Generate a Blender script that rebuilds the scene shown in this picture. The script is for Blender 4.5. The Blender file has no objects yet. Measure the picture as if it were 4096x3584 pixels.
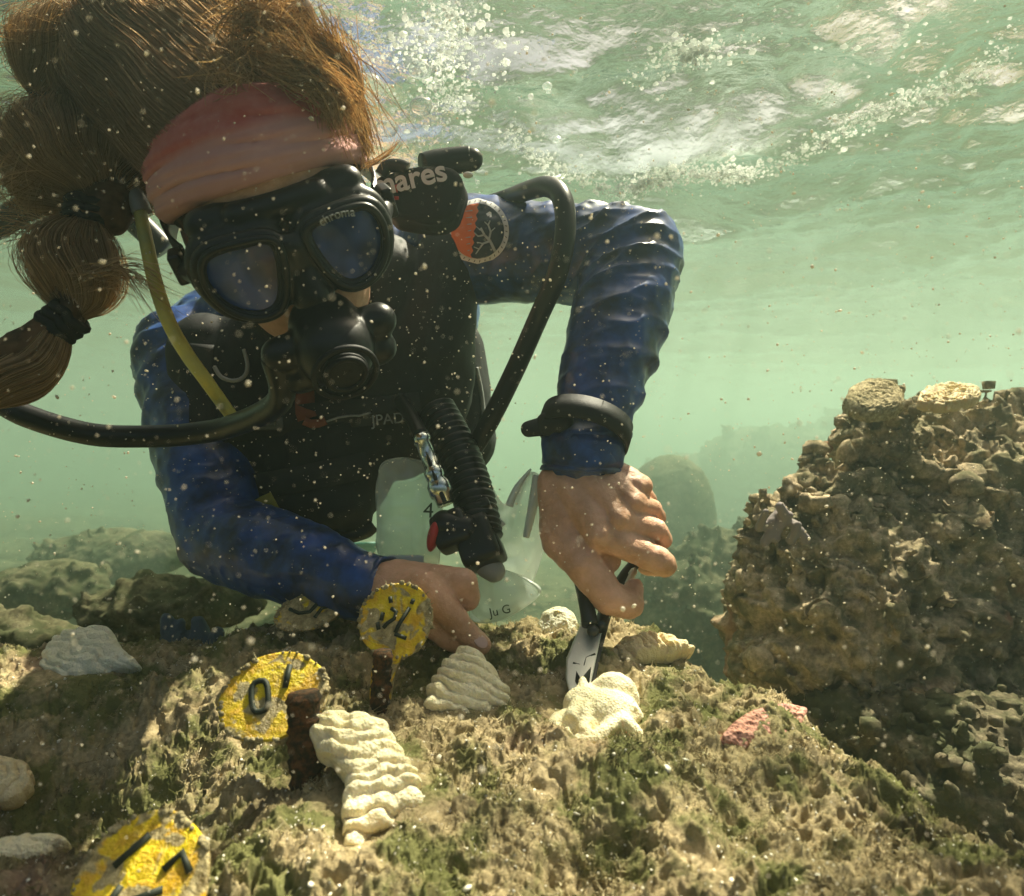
import bpy, bmesh, math, random
import numpy as np
from mathutils import Vector, Matrix
from mathutils.bvhtree import BVHTree
random.seed(7); RNG = np.random.default_rng(11)
C = bpy.context.scene.collection
R_ = math.radians
sc = bpy.context.scene

# ---------------------------------------------------------------- camera, sky, sun, exposure
cam_d = bpy.data.cameras.new('camera'); cam = bpy.data.objects.new('camera', cam_d); C.objects.link(cam)
cam.location = (0, 0, 0); cam.rotation_euler = (R_(90), 0, 0)
cam_d.lens = 24; cam_d.sensor_width = 36; cam_d.clip_start = 0.02; cam_d.clip_end = 200
cam_d.dof.use_dof = True; cam_d.dof.focus_distance = 0.62; cam_d.dof.aperture_fstop = 9
sc.camera = cam
SUN_EL, SUN_AZ = 60.0, 40.0          # azimuth measured from +Y towards +X
w = bpy.data.worlds.new('World'); sc.world = w; w.use_nodes = True
nt = w.node_tree; bg = nt.nodes['Background']
sky = nt.nodes.new('ShaderNodeTexSky'); sky.sky_type = 'NISHITA'; sky.sun_disc = False
sky.dust_density = 9; sky.ozone_density = .2; sky.sun_elevation = R_(SUN_EL); sky.sun_rotation = R_(SUN_AZ)
nt.links.new(sky.outputs[0], bg.inputs[0]); bg.inputs[1].default_value = 0.05
sd = bpy.data.lights.new('sun', 'SUN'); sd.energy = 5.0; sd.angle = R_(0.6); sd.color = (1.0, 0.94, 0.82)
so = bpy.data.objects.new('sun', sd); C.objects.link(so)
SDIR = Vector((math.sin(R_(SUN_AZ))*math.cos(R_(SUN_EL)), math.cos(R_(SUN_AZ))*math.cos(R_(SUN_EL)), math.sin(R_(SUN_EL))))
so.rotation_euler = SDIR.to_track_quat('Z', 'Y').to_euler()
sc.view_settings.view_transform = 'Standard'; sc.view_settings.look = 'None'
sc.view_settings.exposure = 1.42; sc.view_settings.gamma = 1.0
cy = sc.cycles
cy.max_bounces = 8; cy.diffuse_bounces = 3; cy.glossy_bounces = 3; cy.transmission_bounces = 5
cy.transparent_max_bounces = 14; cy.volume_bounces = 2; cy.caustics_reflective = False; cy.caustics_refractive = False
cy.use_denoising = True

F = 24/36*2048
def W(px, py, d):
    "a point d metres ahead, from where it stands in the 2048 x 1792 photograph"
    return Vector(((px-1024)/F*d, d, (896-py)/F*d))

# ---------------------------------------------------------------- numpy noise
def _h(ix, iy, iz, s):
    n = (ix*374761393 + iy*668265263 + iz*2147483647 + s*974711) & 0xffffffff
    n = ((n ^ (n >> 13))*1274126177) & 0xffffffff
    n = ((n ^ (n >> 16))*2246822519) & 0xffffffff
    return ((n ^ (n >> 15)) & 0xffffff)/float(0xffffff)
def vnoise(p, s=0):
    i = np.floor(p).astype(np.int64); f = p-i; f = f*f*f*(f*(f*6-15)+10)
    r = 0
    for a in (0, 1):
        wx = f[:, 0] if a else 1-f[:, 0]
        for b in (0, 1):
            wy = f[:, 1] if b else 1-f[:, 1]
            for c in (0, 1):
                wz = f[:, 2] if c else 1-f[:, 2]
                r = r + wx*wy*wz*_h(i[:, 0]+a, i[:, 1]+b, i[:, 2]+c, s)
    return r*2-1
def fbm(p, o=4, s=0, g=0.5, l=2.03):
    a, r, t = 1.0, 0, 0
    for k in range(o):
        r = r + a*vnoise(p*(l**k)+k*17.3, s+k); t += a; a *= g
    return r/t
def ridge(p, o=3, s=0):
    a, r, t = 1.0, 0, 0
    for k in range(o):
        r = r + a*(1-np.abs(vnoise(p*(2.1**k)+k*9.1, s+k))*2); t += a; a *= .5
    return r/t
def worley(p, s=0):
    i = np.floor(p).astype(np.int64); best = np.full(len(p), 9.0); sec = np.full(len(p), 9.0)
    for a in (-1, 0, 1):
        for b in (-1, 0, 1):
            for c in (-1, 0, 1):
                j = i+np.array([a, b, c])
                q = np.stack([j[:, 0]+_h(j[:, 0], j[:, 1], j[:, 2], s), j[:, 1]+_h(j[:, 0], j[:, 1], j[:, 2], s+1), j[:, 2]+_h(j[:, 0], j[:, 1], j[:, 2], s+2)], 1)
                d = np.sqrt(((q-p)**2).sum(1))
                sec = np.where(d < best, best, np.minimum(sec, d)); best = np.minimum(best, d)
    return best, sec
def sstep(a, b, x):
    t = np.clip((x-a)/(b-a), 0, 1); return t*t*(3-2*t)

# ---------------------------------------------------------------- object helpers
def tag(o, label=None, cat=None, group=None, kind=None):
    if label: o['label'] = label
    if cat: o['category'] = cat
    if group: o['group'] = group
    if kind: o['kind'] = kind
    return o
def empty(name, loc, label, cat, group=None):
    o = bpy.data.objects.new(name, None); C.objects.link(o); o.location = loc; o.empty_display_size = .02
    return tag(o, label, cat, group)
def link_mesh(name, me, mat=None, parent=None, smooth=True):
    o = bpy.data.objects.new(name, me); C.objects.link(o)
    if mat is not None:
        for m in (mat if isinstance(mat, (list, tuple)) else [mat]): me.materials.append(m)
    if smooth: me.polygons.foreach_set('use_smooth', [True]*len(me.polygons))
    if parent is not None:
        o.parent = parent
        off = parent.location if parent.parent is None else parent.parent.location
        me.transform(Matrix.Translation(-Vector(off)))
    return o
def np_mesh(name, v, f):
    me = bpy.data.meshes.new(name); me.from_pydata([tuple(x) for x in v], [], [tuple(x) for x in f]); me.update(); return me
def grid_mesh(name, X):          # X: (n, m, 3)
    n, m = X.shape[:2]
    me = bpy.data.meshes.new(name); me.vertices.add(n*m); me.vertices.foreach_set('co', X.reshape(-1).astype(np.float32))
    i = np.arange(n*m).reshape(n, m)
    q = np.stack([i[:-1, :-1], i[:-1, 1:], i[1:, 1:], i[1:, :-1]], -1).reshape(-1, 4)
    me.loops.add(q.size); me.loops.foreach_set('vertex_index', q.reshape(-1).astype(np.int32))
    me.polygons.add(len(q)); me.polygons.foreach_set('loop_start', (np.arange(len(q))*4).astype(np.int32))
    me.update(calc_edges=True); me.validate(); return me
def co_get(me):
    a = np.empty(len(me.vertices)*3, np.float32); me.vertices.foreach_get('co', a); return a.reshape(-1, 3).astype(float)
def no_get(me):
    a = np.empty(len(me.vertices)*3, np.float32); me.vertex_normals.foreach_get('vector', a); return a.reshape(-1, 3).astype(float)
def co_set(me, a):
    me.vertices.foreach_set('co', a.reshape(-1).astype(np.float32)); me.update()

class B:
    "collects shapes in one bmesh"
    def __init__(s): s.bm = bmesh.new()
    def cap(s, a, ra, b, rb, n=20, squash=None):
        "tapered capsule; squash = (axis vector, factor) flattens the section along the axis"
        a, b = Vector(a), Vector(b); ax = b-a; L = ax.length or 1e-6; z = ax/L
        x = z.orthogonal().normalized()
        if squash:
            sq = Vector(squash[0]); sq = (sq - z*sq.dot(z)).normalized(); x = sq
        y = z.cross(x); kf = squash[1] if squash else 1
        prof = []
        K = 6
        for k in range(K+1):
            t = math.pi/2*k/K; prof.append((-ra*math.cos(t), ra*math.sin(t)))
        for k in range(K+1):
            t = math.pi/2*k/K; prof.append((L+rb*math.sin(t), rb*math.cos(t)))
        rings = []
        for h, r in prof:
            if r < 1e-6: rings.append([s.bm.verts.new(a+z*h)])
            else: rings.append([s.bm.verts.new(a+z*h+x*(math.cos(2*math.pi*i/n)*r*kf)+y*(math.sin(2*math.pi*i/n)*r)) for i in range(n)])
        for p, q in zip(rings, rings[1:]): s.bridge(p, q)
        return s
    def bridge(s, p, q):
        if len(p) == 1 and len(q) == 1: return
        n = max(len(p), len(q))
        for i in range(n):
            j = (i+1) % n
            if len(p) == 1: s.bm.faces.new((p[0], q[j], q[i]))
            elif len(q) == 1: s.bm.faces.new((p[i], p[j], q[0]))
            else: s.bm.faces.new((p[i], p[j], q[j], q[i]))
    def ell(s, c, rad, M=None, u=28, v=18):
        c = Vector(c); M = M or Matrix.Identity(3)
        rings = []
        for k in range(v+1):
            t = math.pi*k/v
            if k in (0, v): rings.append([s.bm.verts.new(c+M@Vector((0, 0, rad[2]*math.cos(t))))])
            else: rings.append([s.bm.verts.new(c+M@Vector((rad[0]*math.sin(t)*math.cos(2*math.pi*i/u), rad[1]*math.sin(t)*math.sin(2*math.pi*i/u), rad[2]*math.cos(t)))) for i in range(u)])
        for p, q in zip(rings, rings[1:]): s.bridge(p, q)
        return s
    def tube(s, pts, rad, n=12, closed=False, smooth=True, caps=True, flat=None):
        pts = [Vector(p) for p in pts]
        if smooth and len(pts) > 2: pts, rad = spline(pts, rad, closed)
        if not hasattr(rad, '__len__'): rad = [rad]*len(pts)
        m = len(pts); prev = None; rings = []
        for i in range(m):
            t = (pts[(i+1) % m if closed else min(i+1, m-1)]-pts[i-1 if (closed or i > 0) else 0]).normalized()
            if prev is None: x = t.orthogonal().normalized() if flat is None else (Vector(flat)-t*Vector(flat).dot(t)).normalized()
            else: x = (prev-t*prev.dot(t)).normalized()
            prev = x; y = t.cross(x)
            ry = 1.0
            rings.append([s.bm.verts.new(pts[i]+(x*math.cos(2*math.pi*k/n)+y*math.sin(2*math.pi*k/n)*ry)*rad[i]) for k in range(n)])
        for p, q in zip(rings, rings[1:]): s.bridge(p, q)
        if closed: s.bridge(rings[-1], rings[0])
        elif caps:
            s.bm.faces.new(list(reversed(rings[0]))); s.bm.faces.new(rings[-1])
        return s
    def box(s, c, size, M=None, bev=0):
        c = Vector(c); M = M or Matrix.Identity(3)
        tmp = bmesh.new(); bmesh.ops.create_cube(tmp, size=1)
        for v in tmp.verts: v.co = Vector((v.co.x*size[0], v.co.y*size[1], v.co.z*size[2]))
        if bev: bmesh.ops.bevel(tmp, geom=list(tmp.edges), offset=bev, segments=3, affect='EDGES', profile=.6)
        for v in tmp.verts: v.co = c+M@v.co
        s.take(tmp); return s
    def prism(s, poly, vec, bev=0):
        "poly: list of 3D points, extruded by vec"
        tmp = bmesh.new(); vs = [tmp.verts.new(Vector(p)) for p in poly]; f = tmp.faces.new(vs)
        r = bmesh.ops.extrude_face_region(tmp, geom=[f])
        for v in [g for g in r['geom'] if isinstance(g, bmesh.types.BMVert)]: v.co += Vector(vec)
        bmesh.ops.recalc_face_normals(tmp, faces=tmp.faces)
        if bev: bmesh.ops.bevel(tmp, geom=list(tmp.edges), offset=bev, segments=2, affect='EDGES', profile=.6)
        s.take(tmp); return s
    def take(s, tmp):
        me = bpy.data.meshes.new('t'); tmp.to_mesh(me); tmp.free(); s.bm.from_mesh(me); bpy.data.meshes.remove(me)
    def mesh(s, name='m'):
        bmesh.ops.recalc_face_normals(s.bm, faces=s.bm.faces)
        me = bpy.data.meshes.new(name); s.bm.to_mesh(me); s.bm.free(); return me
def spline(pts, rad, closed=False, k=8):
    rs = list(rad) if hasattr(rad, '__len__') else [rad]*len(pts)
    n = len(pts); out, ro = [], []
    for i in range(n if closed else n-1):
        g = (lambda j: j % n) if closed else (lambda j: max(0, min(n-1, j)))
        p0, p1, p2, p3 = (pts[g(i+j)] for j in (-1, 0, 1, 2)); r1, r2 = rs[g(i)], rs[g(i+1)]
        for q in range(k):
            t = q/k
            out.append(.5*((2*p1)+(p2-p0)*t+(2*p0-5*p1+4*p2-p3)*t*t+(3*p1-p0-3*p2+p3)*t**3)); ro.append(r1+(r2-r1)*t)
    if not closed: out.append(pts[-1]); ro.append(rs[-1])
    return out, ro
def remesh(me, voxel, smooth=6, fac=.5):
    o = bpy.data.objects.new('tmp', me); C.objects.link(o)
    m = o.modifiers.new('r', 'REMESH'); m.mode = 'VOXEL'; m.voxel_size = voxel; m.adaptivity = 0
    if smooth: s = o.modifiers.new('s', 'SMOOTH'); s.factor = fac; s.iterations = smooth
    bpy.context.view_layer.update(); dg = bpy.context.evaluated_depsgraph_get()
    r = bpy.data.meshes.new_from_object(o.evaluated_get(dg)); bpy.data.objects.remove(o); bpy.data.meshes.remove(me)
    return r
def bvh_of(me): return BVHTree.FromPolygons([v.co.copy() for v in me.vertices], [tuple(p.vertices) for p in me.polygons])

# ---------------------------------------------------------------- materials
class M:
    def __init__(s, name, col=(.5, .5, .5), rough=.6, metal=0, spec=.4, **k):
        s.m = bpy.data.materials.new(name); s.m.use_nodes = True; s.t = s.m.node_tree; s.b = s.t.nodes['Principled BSDF']
        s.set('Base Color', (*col, 1)); s.set('Roughness', rough); s.set('Metallic', metal); s.set('Specular IOR Level', spec)
        for a, v in k.items(): s.set(a.replace('_', ' '), v)
        s.co = s.t.nodes.new('ShaderNodeTexCoord').outputs['Object']
    def set(s, n, v): s.b.inputs[n].default_value = v
    def L(s, a, b): s.t.links.new(a, b)
    def noise(s, scale, detail=4, rough=.55, dist=0, vec=None):
        n = s.t.nodes.new('ShaderNodeTexNoise'); n.inputs['Scale'].default_value = scale; n.inputs['Detail'].default_value = detail
        n.inputs['Roughness'].default_value = rough; n.inputs['Distortion'].default_value = dist; s.L(vec or s.co, n.inputs['Vector']); return n.outputs['Fac']
    def vor(s, scale, feat='F1'):
        n = s.t.nodes.new('ShaderNodeTexVoronoi'); n.feature = feat; n.inputs['Scale'].default_value = scale; s.L(s.co, n.inputs['Vector']); return n.outputs['Distance']
    def mapping(s, scale=(1, 1, 1), rot=(0, 0, 0)):
        n = s.t.nodes.new('ShaderNodeMapping'); n.inputs['Scale'].default_value = scale; n.inputs['Rotation'].default_value = rot; s.L(s.co, n.inputs['Vector']); return n.outputs[0]
    def ramp(s, fac, stops, interp='LINEAR'):
        n = s.t.nodes.new('ShaderNodeValToRGB'); n.color_ramp.interpolation = interp; e = n.color_ramp.elements
        while len(e) < len(stops): e.new(.5)
        for q, (p, c) in zip(e, stops): q.position = p; q.color = (*c, 1) if hasattr(c, '__len__') else (c, c, c, 1)
        s.L(fac, n.inputs[0]); return n.outputs[0]
    def mix(s, fac, a, b, mode='MIX'):
        n = s.t.nodes.new('ShaderNodeMix'); n.data_type = 'RGBA'; n.blend_type = mode
        for v, i in ((fac, 0), (a, 6), (b, 7)):
            if hasattr(v, 'is_linked') or hasattr(v, 'links'): s.L(v, n.inputs[i])
            else: n.inputs[i].default_value = v if i == 0 else (*v, 1)
        return n.outputs[2]
    def math(s, op, a, b=0.0):
        n = s.t.nodes.new('ShaderNodeMath'); n.operation = op
        for v, i in ((a, 0), (b, 1)):
            if hasattr(v, 'links'): s.L(v, n.inputs[i])
            else: n.inputs[i].default_value = v
        return n.outputs[0]
    def color(s, out): s.L(out, s.b.inputs['Base Color']); return s
    def bump(s, h, strength=.5, dist=.002):
        n = s.t.nodes.new('ShaderNodeBump'); n.inputs['Strength'].default_value = strength; n.inputs['Distance'].default_value = dist
        s.L(h, n.inputs['Height']); 
        if getattr(s, '_b', None): s.L(s._b, n.inputs['Normal'])
        s._b = n.outputs[0]; s.L(s._b, s.b.inputs['Normal']); return s
    def node(s, t): return s.t.nodes.new(t)
    @property
    def out(s): return s.t.nodes['Material Output'].inputs['Surface']

def rock_mat(name, tan=(.58, .47, .27), tan2=(.34, .27, .14), green=(.15, .17, .05), dark=(.13, .095, .055), pink=(.46, .27, .22), grit=.62):
    m = M(name, rough=.9, spec=.2)
    n1 = m.noise(22, 6, .62); n2 = m.noise(9, 4, .6, .5); n3 = m.noise(140, 5, .7); n4 = m.noise(5, 3, .5, 1)
    c = m.mix(m.ramp(n3, [(.35, 0), (.62, 1)]), tan2, tan)
    c = m.mix(m.ramp(n1, [(.46, 0), (.57, .85)]), c, green)
    c = m.mix(m.ramp(n2, [(.56, 0), (.66, .75)]), c, dark)
    c = m.mix(m.ramp(n4, [(.60, 0), (.68, .45)]), c, pink)
    sp = m.ramp(m.vor(260), [(.10, 1), (.20, 0)])
    spm = m.math('MULTIPLY', sp, m.ramp(m.noise(60, 3), [(grit-.08, 0), (grit, 1)]))
    c = m.mix(spm, c, (.85, .82, .68))
    m.color(c); m.bump(m.noise(330, 6, .75), .9, .003); m.bump(m.noise(900, 3, .7), .6, .001)
    return m.m
MAT_ROCK = rock_mat('encrusted_rock')
MAT_BOULDER = rock_mat('boulder_crust', (.70, .56, .36), (.34, .27, .16), (.17, .16, .08), (.10, .08, .05), (.60, .22, .14), .66)

# ================================================================ WATER, SEABED, AIR OF THE PLACE
SURF = 0.50
def build_haze(name, c, size, col, dens):
    b = B(); b.box(c, size)
    me = b.mesh(name); m = bpy.data.materials.new('murky_water'); m.use_nodes = True; t = m.node_tree
    t.nodes.remove(t.nodes['Principled BSDF'])
    v = t.nodes.new('ShaderNodeVolumePrincipled'); v.inputs['Color'].default_value = col
    v.inputs['Density'].default_value = dens; v.inputs['Anisotropy'].default_value = .66
    v.inputs['Absorption Color'].default_value = (.42, .60, .52, 1)
    t.links.new(v.outputs[0], t.nodes['Material Output'].inputs['Volume'])
    tag(link_mesh(name, me, m), kind='stuff')
build_haze('haze', (1.0, 7.0, -.55), (26, 26, 2.5), (.215, .290, .255, 1), .15)
# second haze volume added behind the diver to make far water bright and milky
build_haze('added_far_haze', (1.0, 10.62, -.56), (25.8, 18.7, 2.46), (.345, .430, .365, 1), .90)

def build_surface():
    n, k = 820, 640
    s = np.linspace(-1.5, 1.5, n)[None, :]; y = (.20*np.exp(np.linspace(0, math.log(19.9/.20), k)))[:, None]
    x = s*(.9+y*1.05) + 0*y; Y = y-.35 + 0*s
    p = np.stack([x, Y, 0*x], -1).reshape(-1, 3)
    q = p+np.stack([fbm(p*2.1, 3, 5), fbm(p*2.1, 3, 9), 0*p[:, 0]], 1)*.12
    h = (ridge(q*np.array([1.3, 2.2, 1])+3, 2, 21)-.3)*.035 + ridge(q*np.array([4.2, 6.5, 1]), 3, 33)*.013 + fbm(q*19, 3, 41)*.006
    h += fbm(q*55, 2, 47)*.0016
    # the crest of a small breaking wave that runs up to the right
    P3 = p.copy(); P3[:, 2] = SURF - h
    me = grid_mesh('water_surface', P3.reshape(k, n, 3))
    m = bpy.data.materials.new('rippled_water_skin'); m.use_nodes = True; t = m.node_tree; t.nodes.remove(t.nodes['Principled BSDF'])
    N = t.nodes.new; L = t.links.new
    tr = N('ShaderNodeBsdfTransparent'); tr.inputs[0].default_value = (.88, .95, .90, 1)
    gl = N('ShaderNodeBsdfGlossy'); gl.inputs['Roughness'].default_value = .20; gl.inputs[0].default_value = (.92, 1, 1, 1)
    lw = N('ShaderNodeLayerWeight'); lw.inputs[0].default_value = .5
    tc = N('ShaderNodeTexCoord'); nz = N('ShaderNodeTexNoise'); nz.inputs['Scale'].default_value = 60; nz.inputs['Detail'].default_value = 4
    L(tc.outputs['Object'], nz.inputs['Vector'])
    bp = N('ShaderNodeBump'); bp.inputs['Strength'].default_value = .6; bp.inputs['Distance'].default_value = .006
    L(nz.outputs['Fac'], bp.inputs['Height']); L(bp.outputs[0], gl.inputs['Normal']); L(bp.outputs[0], lw.inputs['Normal'])
    rp = N('ShaderNodeValToRGB'); rp.color_ramp.elements[0].position = .20; rp.color_ramp.elements[0].color = (.04,)*3+(1,)
    rp.color_ramp.elements[1].position = .44; rp.color_ramp.elements[1].color = (.97,)*3+(1,)
    L(lw.outputs['Facing'], rp.inputs[0])
    # caustic dapple put into the skin's tint: a cell pattern passes light unevenly
    dn = N('ShaderNodeTexNoise'); dn.inputs['Scale'].default_value = 9; dn.inputs['Detail'].default_value = 2; L(tc.outputs['Object'], dn.inputs['Vector'])
    ad = N('ShaderNodeMix'); ad.data_type = 'VECTOR'; ad.inputs[0].default_value = .09; L(tc.outputs['Object'], ad.inputs[4]); L(dn.outputs['Color'], ad.inputs[5])
    vo = N('ShaderNodeTexVoronoi'); vo.feature = 'SMOOTH_F1'; vo.inputs['Scale'].default_value = 17; L(ad.outputs[1], vo.inputs['Vector'])
    vr = N('ShaderNodeValToRGB'); vr.color_ramp.elements[0].position = .18; vr.color_ramp.elements[0].color = (.50, .52, .42, 1); vr.color_ramp.elements[1].position = .62; vr.color_ramp.elements[1].color = (1, .98, .86, 1)
    L(vo.outputs['Distance'], vr.inputs[0]); L(vr.outputs[0], tr.inputs[0])
    mx = N('ShaderNodeMixShader'); L(rp.outputs[0], mx.inputs[0]); L(tr.outputs[0], mx.inputs[1]); L(gl.outputs[0], mx.inputs[2])
    L(mx.outputs[0], t.nodes['Material Output'].inputs['Surface'])
    tag(link_mesh('water_surface', me, m), kind='structure')
build_surface()

SEABED = -.50
def seabed_z(x, y):
    p = np.stack([x, y, 0*x], 1)
    return SEABED + fbm(p*1.1, 3, 61)*.10 + ridge(p*4.0, 3, 66)*.035 + fbm(p*16, 3, 71)*.014 + .05*sstep(1.0, -1.0, x)
def build_seabed():
    n, k = 760, 420
    s = np.linspace(-1, 1, n)[None, :]; y = (-1.0+np.exp(np.linspace(math.log(.9), math.log(20.6), k)))[:, None]
    x = s*(2.4+1.0*(y+1)); Y = y+0*s
    p = np.stack([x, Y], -1).reshape(-1, 2)
    z = seabed_z(p[:, 0], p[:, 1])
    me = grid_mesh('seabed', np.stack([p[:, 0], p[:, 1], z], 1).reshape(k, n, 3))
    m = M('silty_sand', rough=.95, spec=.1)
    c = m.mix(m.ramp(m.noise(3.5, 5, .6, .6), [(.42, 0), (.6, 1)]), (.15, .145, .075), (.050, .052, .026))
    c = m.mix(m.ramp(m.noise(30, 5, .6), [(.5, 0), (.66, .7)]), c, (.26, .24, .13)); m.color(c)
    m.bump(m.noise(60, 6, .7), .8, .02)
    tag(link_mesh('seabed', me, m.m), kind='structure')
build_seabed()

# ================================================================ FOREGROUND ROCK
def base_z(x, y):
    "top of the foreground rock before its crust"
    z = -.170 - .16*np.clip(.60-y, 0, 1)**1.0 - .02*sstep(-.1, -.5, x)
    # hollow on the left, open towards the viewer's left
    z = z - .075*np.exp(-(((x+.27)/.13)**2+((y-.46)/.06)**2)) 
    z = z + .006*np.exp(-(((x+.02)/.13)**2+((y-.44)/.07)**2))
    z = z - .022*np.exp(-(((x-.04)/.035)**2+((y-.345)/.025)**2))
    return z
def edge(x, y):
    p = np.stack([x, y, 0*x], 1)
    nz = fbm(p*9, 3, 81)*.03
    e = (.158+(.59-y)*.42) - x + nz*.6
    fr = sstep(-.075, .008, e)                     # right side falls away
    bk = sstep(.80, .66, y+nz*.8+.03*sstep(-.3, -.55, x))
    return fr, bk
SEATS = [(*W(740, 1560, .400), .040), (*W(935, 1370, .505), .036), (*W(175, 1315, .600), .050), (*W(1115, 1250, .640), .024), (*W(1300, 1300, .580), .042),
         (*W(1195, 1430, .480), .040), (*W(1150, 1395, .495), .024), (*W(745, 1480, .43), .030), (*W(720, 1650, .37), .020)]
HUMPS = [(1250, 1580, .415, .014, .009), (1345, 1395, .515, .014, .008), (1620, 1470, .52, .022, .024), (480, 1490, .42, .016, .020), (1090, 1330, .56, .020, -.012),
         (1180, 1650, .37, .020, -.016), (450, 1560, .40, .030, -.012), (1480, 1560, .43, .03, .008), (1720, 1690, .40, .035, .012), (850, 1500, .44, .02, -.010)]
def build_rock():
    n, k = 1400, 800
    s = np.linspace(-1.25, 1.35, n)[None, :]; y = (.13*np.exp(np.linspace(0, math.log(.90/.13), k)))[:, None]
    x = s*y; Y = y+0*s
    p = np.stack([x, Y], -1).reshape(-1, 2); X, Yv = p[:, 0], p[:, 1]
    z = base_z(X, Yv); fr, bk = edge(X, Yv)
    q = np.stack([X, Yv, z], 1)
    m = fbm(q*13, 4, 91)*.019
    lum = fbm(q*42+fbm(q*30, 2, 93)[:, None]*.6, 4, 95)*.011
    w1, w2 = worley(q*125+fbm(q*90, 2, 99)[:, None]*.9, 97)
    u1, u2 = worley(q*64+fbm(q*50, 2, 98)[:, None]*.8, 88)
    pit = -sstep(.46, .10, w1)*.0080*sstep(-.25, .2, fbm(q*24, 2, 12)) - sstep(.42, .10, u1)*.0125*sstep(-.1, .25, fbm(q*18, 2, 13)) + sstep(.75, .1, worley(q*85+5.5, 31)[0])*.0042*sstep(.3, -.2, fbm(q*15, 2, 14))
    spk = np.clip(ridge(q*210, 3, 101)-.25, 0, 1)*.0042
    fine = fbm(q*300, 3, 103)*.0034
    h = m+lum+pit+spk+fine
    for px, py, dd, rr, aa in HUMPS:
        c = W(px, py, dd); g = np.exp(-(((X-c.x)**2+(Yv-c.y)**2)/rr**2)); h = h + g*aa*(1+.5*fbm(q*70, 2, 140)) - (g*np.clip(.5-u1, 0, .3)*.05 if aa > .01 else 0)
    for sx, sy, sz, sr in SEATS:
        g = np.exp(-(((X-sx)**2+(Yv-sy)**2)/sr**2)**2); h = h*(1-g*.85); z = z*(1-g)+(sz-.0095)*g
    floor = seabed_z(X, Yv)-.02
    k2 = np.minimum(fr, bk)
    Z = (z+h)*k2 + (floor+h*1.3)*(1-k2)
    dx = (fbm(q*70, 3, 111))*.006; dy = (fbm(q*70, 3, 117))*.005
    side = (1-k2)*k2*4
    P3 = np.stack([X+dx+side*fbm(q*25, 3, 121)*.03, Yv+dy+side*fbm(q*25, 3, 125)*.03, Z], 1)
    me = grid_mesh('reef_rock', P3.reshape(k, n, 3))
    o = link_mesh('reef_rock', me, MAT_ROCK)
    tag(o, 'broad tan encrusted reef rock in the foreground carrying the coral fragments', 'rock')
    return o, P3.reshape(k, n, 3)
rock, ROCK_G = build_rock()
_rp = ROCK_G[::3, ::3]; _n, _m = _rp.shape[:2]; _i = np.arange(_n*_m).reshape(_n, _m)
ROCK_BVH = BVHTree.FromPolygons([Vector(v) for v in _rp.reshape(-1, 3)], [tuple(map(int, f)) for f in np.stack([_i[:-1, :-1], _i[:-1, 1:], _i[1:, 1:], _i[1:, :-1]], -1).reshape(-1, 4)])
def on_rock(px, py):
    d = W(px, py, 1).normalized(); h = ROCK_BVH.ray_cast(Vector((0, 0, 0)), d)
    return h[0] if h[0] is not None else W(px, py, .5)
def rock_h(x, y):
    h = ROCK_BVH.ray_cast(Vector((x, y, .3)), Vector((0, 0, -1))); return h[0].z if h[0] is not None else -.3

# ================================================================ PERSON
ORG = W(560, 900, .95)
person = empty('person', ORG, 'diver in dark blue rash guard, pink headband and black mask bending over the reef', 'person')

Hr = Vector((.90, .20, .37)).normalized()                       # towards the diver's left ear
Hu = Vector((-.27, -.60, .72)); Hu = (Hu-Hr*Hu.dot(Hr)).normalized()
Hf = Hr.cross(Hu).normalized()                                  # out of the face
MASKC = W(598, 520, .46)
HS = .90
HC = MASKC - Hf*.108*HS
def H(x, y, z): return HC+(Hr*x+Hf*y+Hu*z)*HS
HM = Matrix((Hr, Hf, Hu)).transposed()*HS

# --- materials worn
m = M('skin', (.50, .27, .16), .42, spec=.4, Subsurface_Weight=.12, Subsurface_Scale=.01)
m.b.inputs['Subsurface Radius'].default_value = (1, .35, .2)
m.color(m.mix(m.ramp(m.noise(45, 5, .65), [(.32, 0), (.7, 1)]), (.52, .29, .165), (.76, .45, .31)))
m.bump(m.noise(520, 4, .65), .55, .0010); m.bump(m.vor(900), .35, .0005); m.bump(m.noise(110, 4), .5, .0022); SKIN = m.m
m = M('blue_stretch_fabric', (.012, .045, .16), .36, spec=.6, Sheen_Weight=.12, Sheen_Roughness=.4, Sheen_Tint=(.35, .55, .9, 1))
m.color(m.mix(m.ramp(m.noise(28, 4, .6), [(.35, 0), (.68, 1)]), (.0028, .0095, .044), (.013, .072, .32)))
m.bump(m.noise(1400, 2, .5), .15, .0004); SHIRT = m.m
m = M('black_nylon', (.0055, .006, .007), .62, spec=.35); m.bump(m.noise(900, 2), .3, .0006); m.bump(m.noise(40, 3), .3, .003); NYLON = m.m
m = M('black_rubber', (.006, .0065, .007), .36, spec=.4); m.bump(m.noise(300, 3), .12, .0006); RUBBER = m.m
CHROME = M('wet_chrome', (.62, .68, .64), .22, 1).m
WHITEP = M('white_print', (.78, .80, .78), .6).m
REDP = M('red_plastic', (.45, .03, .03), .4).m
GREYP = M('grey_plastic', (.30, .32, .31), .35).m

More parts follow.
